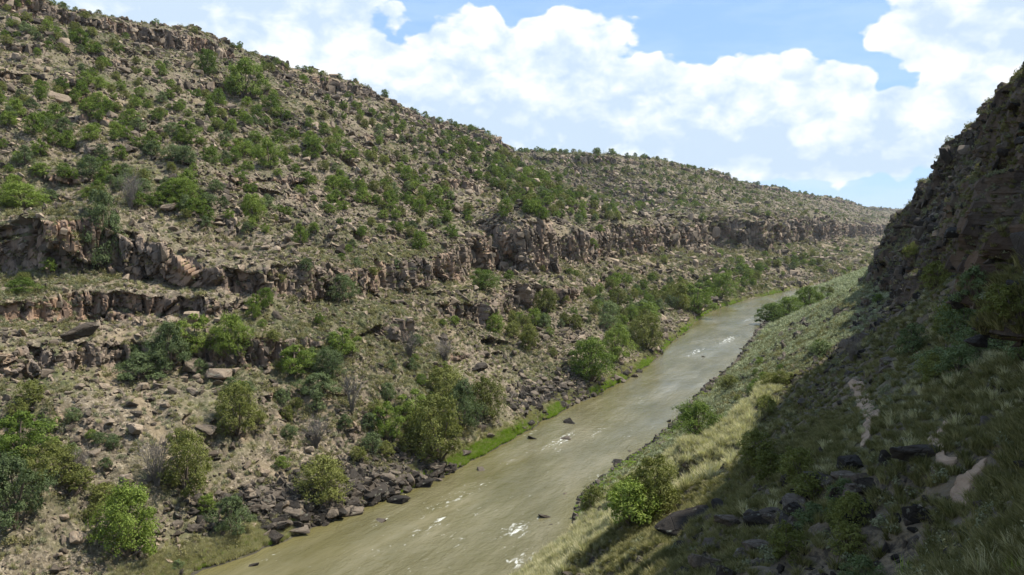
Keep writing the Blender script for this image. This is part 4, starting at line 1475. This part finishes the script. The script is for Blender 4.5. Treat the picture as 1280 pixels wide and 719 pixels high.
BO_HEROES = [  # u, v, px, dark, label
    (352, 660, 36, 1, 'big brown-black boulder at the left end of the bank boulder pile'),
    (386, 640, 26, 1, 'upright dark boulder highest at the left of the bank boulder pile'),
    (372, 668, 22, 1, 'grey-black block at the water under the big brown-black boulder'),
    (412, 646, 26, 1, 'long dark boulder lying near the water in the middle of the bank pile'),
    (438, 640, 22, 1, 'black boulder right of the long dark one in the bank pile'),
    (470, 612, 26, 1, 'dark boulder below the shrubs toward the right of the bank pile'),
    (498, 630, 24, 1, 'smooth dark boulder at the water near the right end of the bank pile'),
    (546, 588, 30, 1, 'large black boulder with a shiny face at the right end of the bank pile'),
    (522, 600, 22, 1, 'dark boulder just left of the large shiny-faced black one'),
    (580, 572, 18, 1, 'black boulder at the head of the bright green bank strip'),
    (274, 470, 44, 0, 'big pale brown boulder under the thicket of the left slope'),
    (240, 462, 26, 0, 'brown boulder just left of the big pale one under the thicket'),
    (168, 540, 26, 0, 'brown boulder casting a dark shadow on the lower left slope'),
    (255, 540, 22, 0, 'pale flat boulder above the tall olive bush'),
    (238, 402, 26, 0, 'rounded boulder at the foot of the columned ledge'),
    (100, 420, 30, 0, 'smooth orange-brown block below the brown cliff at left'),
    (72, 128, 26, 0, 'brown block on the upper left slope, left of the juniper strip'),
    (212, 262, 22, 0, 'grey boulder on the bench above the columned ledge'),
    (600, 462, 20, 0, 'pale pinkish boulder above the clump over the green bank'),
    (860, 660, 70, 1, 'long lichen-grey slab half sunlit at the shade edge on the near slope'),
    (950, 688, 30, 1, 'pale flat-topped block in the dark rock field on the near slope'),
    (1062, 632, 30, 1, 'pale-faced square block in the middle of the shaded rock field'),
    (1138, 555, 36, 1, 'lichen-pale boulder between the two path pieces on the near slope'),
    (1060, 600, 40, 1, 'dark angular boulder above the square pale block in the rock field'),
]
for (u, v, sz, dk, label) in BO_HEROES:
    P = hit(u, v)
    if P is None:
        continue
    D = np.linalg.norm(P - CAM)
    put_rock(P, sz * D / FPX * (0.85 if sz > 33 else 1), random.choice(HDARK if dk else HROCKS), label, None, 0.2 if sz > 33 else 0.15, 0.5 if sz > 33 else 0.8)
nb = 300 - len(BO_HEROES)
BA = [  # areas: (u0, v0, u1, v1, spread, n, lo, hi, dark, label, group)
    (330, 664, 560, 588, 10, 90, 1.4, 3.9, 1, 'dark angular basalt boulder in the pile along the lower left bank', 'basalt boulders piled along the lower left bank'),
    (655, 500, 720, 470, 16, 46, 1.4, 3.2, 1, 'dark boulder in the rockfall reaching the water left of the broad dark bush', 'boulders of the dark rockfall at the left bank'),
    (780, 478, 815, 462, 8, 14, 1.5, 3.0, 1, 'dark boulder on the low bank point past the broad dark bush', 'boulders on the low bank point'),
    (270, 560, 360, 640, 22, 26, 1.0, 2.4, 0, 'brown boulder in the rubble chute above the bank pile', 'boulders in the rubble chute'),
    (150, 480, 300, 470, 26, 24, 1.0, 2.6, 0, 'pale brown boulder in the rubble below the thicket', 'boulders below the thicket'),
    (20, 120, 330, 160, 50, 26, 1.6, 3.6, 0, 'brown boulder lying loose on the rubble under the highest rim', 'boulders under the highest rim'),
    (850, 690, 1080, 600, 26, 34, 0.5, 1.3, 1, 'dark angular boulder in the shaded rock field on the near slope', 'boulders of the shaded rock field'),
    (850, 520, 945, 430, 7, 24, 0.8, 2.0, 1, 'dark boulder lining the right bank of the river', 'boulders lining the right bank'),
    (180, 300, 600, 320, 30, 18, 1.4, 2.8, 0, 'brown boulder on the bench along the top of the left cliff band', 'boulders on the cliff bench'),
]
tot = 0
for (u0, v0, u1, v1, spd, n, a, b_s, dk, label, group) in BA:
    for _ in range(n):
        f = random.random()
        P = hit(u0 + (u1 - u0) * f + random.gauss(0, spd), v0 + (v1 - v0) * f + random.gauss(0, spd * 0.6))
        if P is None or tot >= nb or P[2] < -0.3:
            continue
        put_rock(P, random.uniform(a, b_s), random.choice(HDARK if dk else HROCKS), label, group)
        tot += 1
print('boulders', tot, time.time() - T0)

# ------------------------------------------------------------------ air
hz_v = np.array([[x, y, z] for z in (-7.0, 176.0) for (x, y) in ((-4600, -1600), (8600, -1600), (8600, 9100), (-4600, 9100))])
hz_q = [0, 3, 2, 1, 4, 5, 6, 7, 0, 1, 5, 4, 1, 2, 6, 5, 2, 3, 7, 6, 3, 0, 4, 7]
m_ = bpy.data.materials.new('air_haze')
m_.use_nodes = True
nh = m_.node_tree
for n_ in list(nh.nodes):
    if n_.type == 'BSDF_PRINCIPLED':
        nh.nodes.remove(n_)
pv_ = nh.nodes.new('ShaderNodeVolumePrincipled')
pv_.inputs['Color'].default_value = (0.86, 0.92, 1.0, 1)
pv_.inputs['Density'].default_value = 0.00003
nh.links.new(pv_.outputs[0], [n_ for n_ in nh.nodes if n_.type == 'OUTPUT_MATERIAL'][0].inputs['Volume'])
add_obj('haze', raw_mesh('haze', hz_v, hz_q, 4), m_, kind='stuff')
scene.cycles.volume_bounces = 0

# ------------------------------------------------------------------ sun and sky
SUN_EL = R(58)
SUN_DIR = np.array([0.96, 0.24])          # horizontal direction towards the sun
SUN_DIR /= np.linalg.norm(SUN_DIR)
sv = Vector((SUN_DIR[0] * math.cos(SUN_EL), SUN_DIR[1] * math.cos(SUN_EL), math.sin(SUN_EL)))
sd = bpy.data.lights.new('sun', 'SUN')
sd.energy = 5.0
sd.angle = R(0.53)
sd.color = (1.0, 0.94, 0.82)
so = bpy.data.objects.new('sun', sd)
COL.objects.link(so)
so.rotation_euler = sv.to_track_quat('Z', 'Y').to_euler()
so.location = (0, 0, 300)

wd = bpy.data.worlds.new("World")
scene.world = wd
wd.use_nodes = True
nt = NT(wd.node_tree)
bg = wd.node_tree.nodes['Background']
sky = nt.node('ShaderNodeTexSky', sky_type='NISHITA')
sky.sun_disc = False
sky.sun_elevation = SUN_EL
sky.sun_rotation = math.atan2(SUN_DIR[0], SUN_DIR[1])
sky.altitude = 2000
sky.air_density = 1.0
sky.dust_density = 0.6
sky.ozone_density = 1.2
dirv = nt.node('ShaderNodeTexCoord').outputs['Generated']
sx = nt.node('ShaderNodeSeparateXYZ')
nt.put(sx.inputs[0], dirv)
# azimuth (clockwise from +y) and elevation, in degrees
az = nt.math('MULTIPLY', nt.math('ARCTAN2', sx.outputs[0], sx.outputs[1]), 57.2958)
el = nt.math('MULTIPLY', nt.math('ARCSINE', sx.outputs[2]), 57.2958)
cv = nt.node('ShaderNodeCombineXYZ')
nt.put(cv.inputs[0], az)
nt.put(cv.inputs[1], nt.math('MULTIPLY', el, 1.5))
ae = cv.outputs[0]
wob = nt.math('SUBTRACT', nt.noise(ae, 0.16, 3, 0.5), 0.5)
wob2 = nt.math('SUBTRACT', nt.noise(ae, 0.40, 9, 0.62), 0.5)


def azel(u, v):
    d = ray(u, v)
    return math.degrees(math.atan2(d[0], d[1])), math.degrees(math.asin(d[2]))


def blob_sum(blobs):
    out = None
    for (u, v, ru, rv) in blobs:
        a0, e0 = azel(u, v)
        ra, re = ru / FPX * 57.3, rv / FPX * 57.3
        dx = nt.math('DIVIDE', nt.math('SUBTRACT', az, a0), ra)
        dy = nt.math('DIVIDE', nt.math('SUBTRACT', el, e0), re)
        r2 = nt.math('ADD', nt.math('MULTIPLY', dx, dx), nt.math('MULTIPLY', dy, dy))
        f = nt.math('SUBTRACT', 1.0, nt.math('SQRT', r2))
        out = f if out is None else nt.math('SMOOTH_MAX', out, f, 0.12)
    return out


CUM = [(320, 90, 240, 130), (150, -20, 215, 110), (470, 110, 90, 50), (585, 75, 95, 66), (700, 80, 110, 70), (620, 150, 260, 80), (800, 120, 110, 58), (960, 115, 75, 52),
       (880, 150, 160, 70), (1050, 130, 62, 52), (1115, 140, 48, 38), (1000, 180, 220, 48), (1200, 130, 75, 48), (1200, 20, 100, 66), (1290, 40, 110, 90),
       (-300, 60, 300, 150), (-900, 0, 400, 220), (1900, 60, 400, 160), (2600, -100, 400, 200)]
base = blob_sum(CUM)
def vball(scale):
    nd = nt.node('ShaderNodeTexVoronoi', feature='SMOOTH_F1')
    nt.put(nd.inputs['Vector'], nt.vmath('ADD', ae, nt.vmath('MULTIPLY', nt.node_noise_col, (1.6, 1.6, 0.0))))
    nd.inputs['Scale'].default_value = scale
    nd.inputs['Smoothness'].default_value = 0.35
    return nt.math('SUBTRACT', 0.42, nd.outputs['Distance'])


nzc = nt.node('ShaderNodeTexNoise')
nt.put(nzc.inputs['Vector'], ae)
nzc.inputs['Scale'].default_value = 0.5
nzc.inputs['Detail'].default_value = 4
nt.node_noise_col = nzc.outputs['Color']
vb1, vb2, vb3 = vball(0.28), vball(0.62), vball(1.4)
bil = nt.math('ADD', nt.math('ADD', nt.math('MULTIPLY', vb1, 0.40), nt.math('MULTIPLY', vb2, 0.26)), nt.math('MULTIPLY', vb3, 0.07))
dens = nt.math('ADD', nt.math('ADD', base, bil), nt.math('ADD', nt.math('MULTIPLY', wob, 0.25), nt.math('MULTIPLY', wob2, 0.22)))
mask = nt.maprange(dens, 0.02, 0.115, 0.0, 1.0, True)
# thin veil low down and here and there above
veil = nt.math('MULTIPLY', nt.maprange(nt.noise(nt.vmath('MULTIPLY', ae, (0.5, 1.4, 1)), 0.22, 6, 0.6), 0.40, 0.66, 0.0, 0.85, True),
               nt.maprange(el, 2.0, 8.0, 1.0, 0.35, True))
lowveil = blob_sum([(760, 215, 330, 42), (950, 200, 200, 34)])
veil = nt.math('MAXIMUM', veil, nt.maprange(nt.math('ADD', lowveil, nt.math('MULTIPLY', wob2, 0.8)), 0.0, 0.6, 0.0, 0.85, True), clamp=True)
# tone within the cloud: sunlit heads, grey-blue bases
heads = blob_sum([(400, 100, 130, 60), (585, 60, 110, 60), (700, 75, 120, 60), (820, 105, 110, 50), (965, 105, 80, 45), (1055, 125, 70, 50), (1200, 115, 90, 42), (1160, 20, 90, 50), (520, 100, 70, 40)])
puff = nt.noise(ae, 0.42, 9, 0.6, 0.3)
tone = nt.math('ADD', nt.maprange(heads, -0.6, 0.5, 0.0, 0.55, True), nt.math('MULTIPLY', nt.math('SUBTRACT', puff, 0.47), 2.1))
tone = nt.math('ADD', tone, nt.math('MULTIPLY', bil, 2.3))
rimf = nt.maprange(dens, 0.05, 0.45, 0.35, 0.0)
tone = nt.math('ADD', tone, rimf, clamp=True)
ccol = nt.ramp(tone, [(0.0, (0.43, 0.53, 0.645)), (0.3, (0.52, 0.60, 0.69)), (0.6, (0.64, 0.68, 0.735)), (0.9, (0.74, 0.745, 0.745))])
skyc = nt.mix(1.0, sky.outputs[0], (0.125, 0.12, 0.115), 'MULTIPLY')
away = nt.maprange(nt.math('ADD', nt.math('ABSOLUTE', az), nt.math('MULTIPLY', el, 1.0)), 52.0, 75.0, 0.0, 1.0, True)
bank = nt.math('MULTIPLY', nt.maprange(nt.noise(dirv, 2.2, 6, 0.55), 0.48, 0.60, 0.0, 1.0, True), away)  # unseen cloud cover added outside the view for fill light
mask = nt.math('MAXIMUM', mask, bank, clamp=True)
full = nt.mix(nt.math('ADD', nt.math('MULTIPLY', veil, 0.7), 0.12, clamp=True), nt.mix(0.72, skyc, (0.225, 0.40, 0.70)), (0.46, 0.58, 0.74))
full = nt.mix(mask, full, ccol)
nt.put(bg.inputs[0], full)
bg.inputs[1].default_value = 0.97

scene.view_settings.view_transform = 'Standard'
scene.view_settings.look = 'None'
scene.view_settings.exposure = 0.68
scene.view_settings.gamma = 1
scene.cycles.max_bounces = 5
scene.cycles.diffuse_bounces = 2
scene.cycles.transparent_max_bounces = 4
scene.cycles.use_denoising = True
print('done', time.time() - T0)
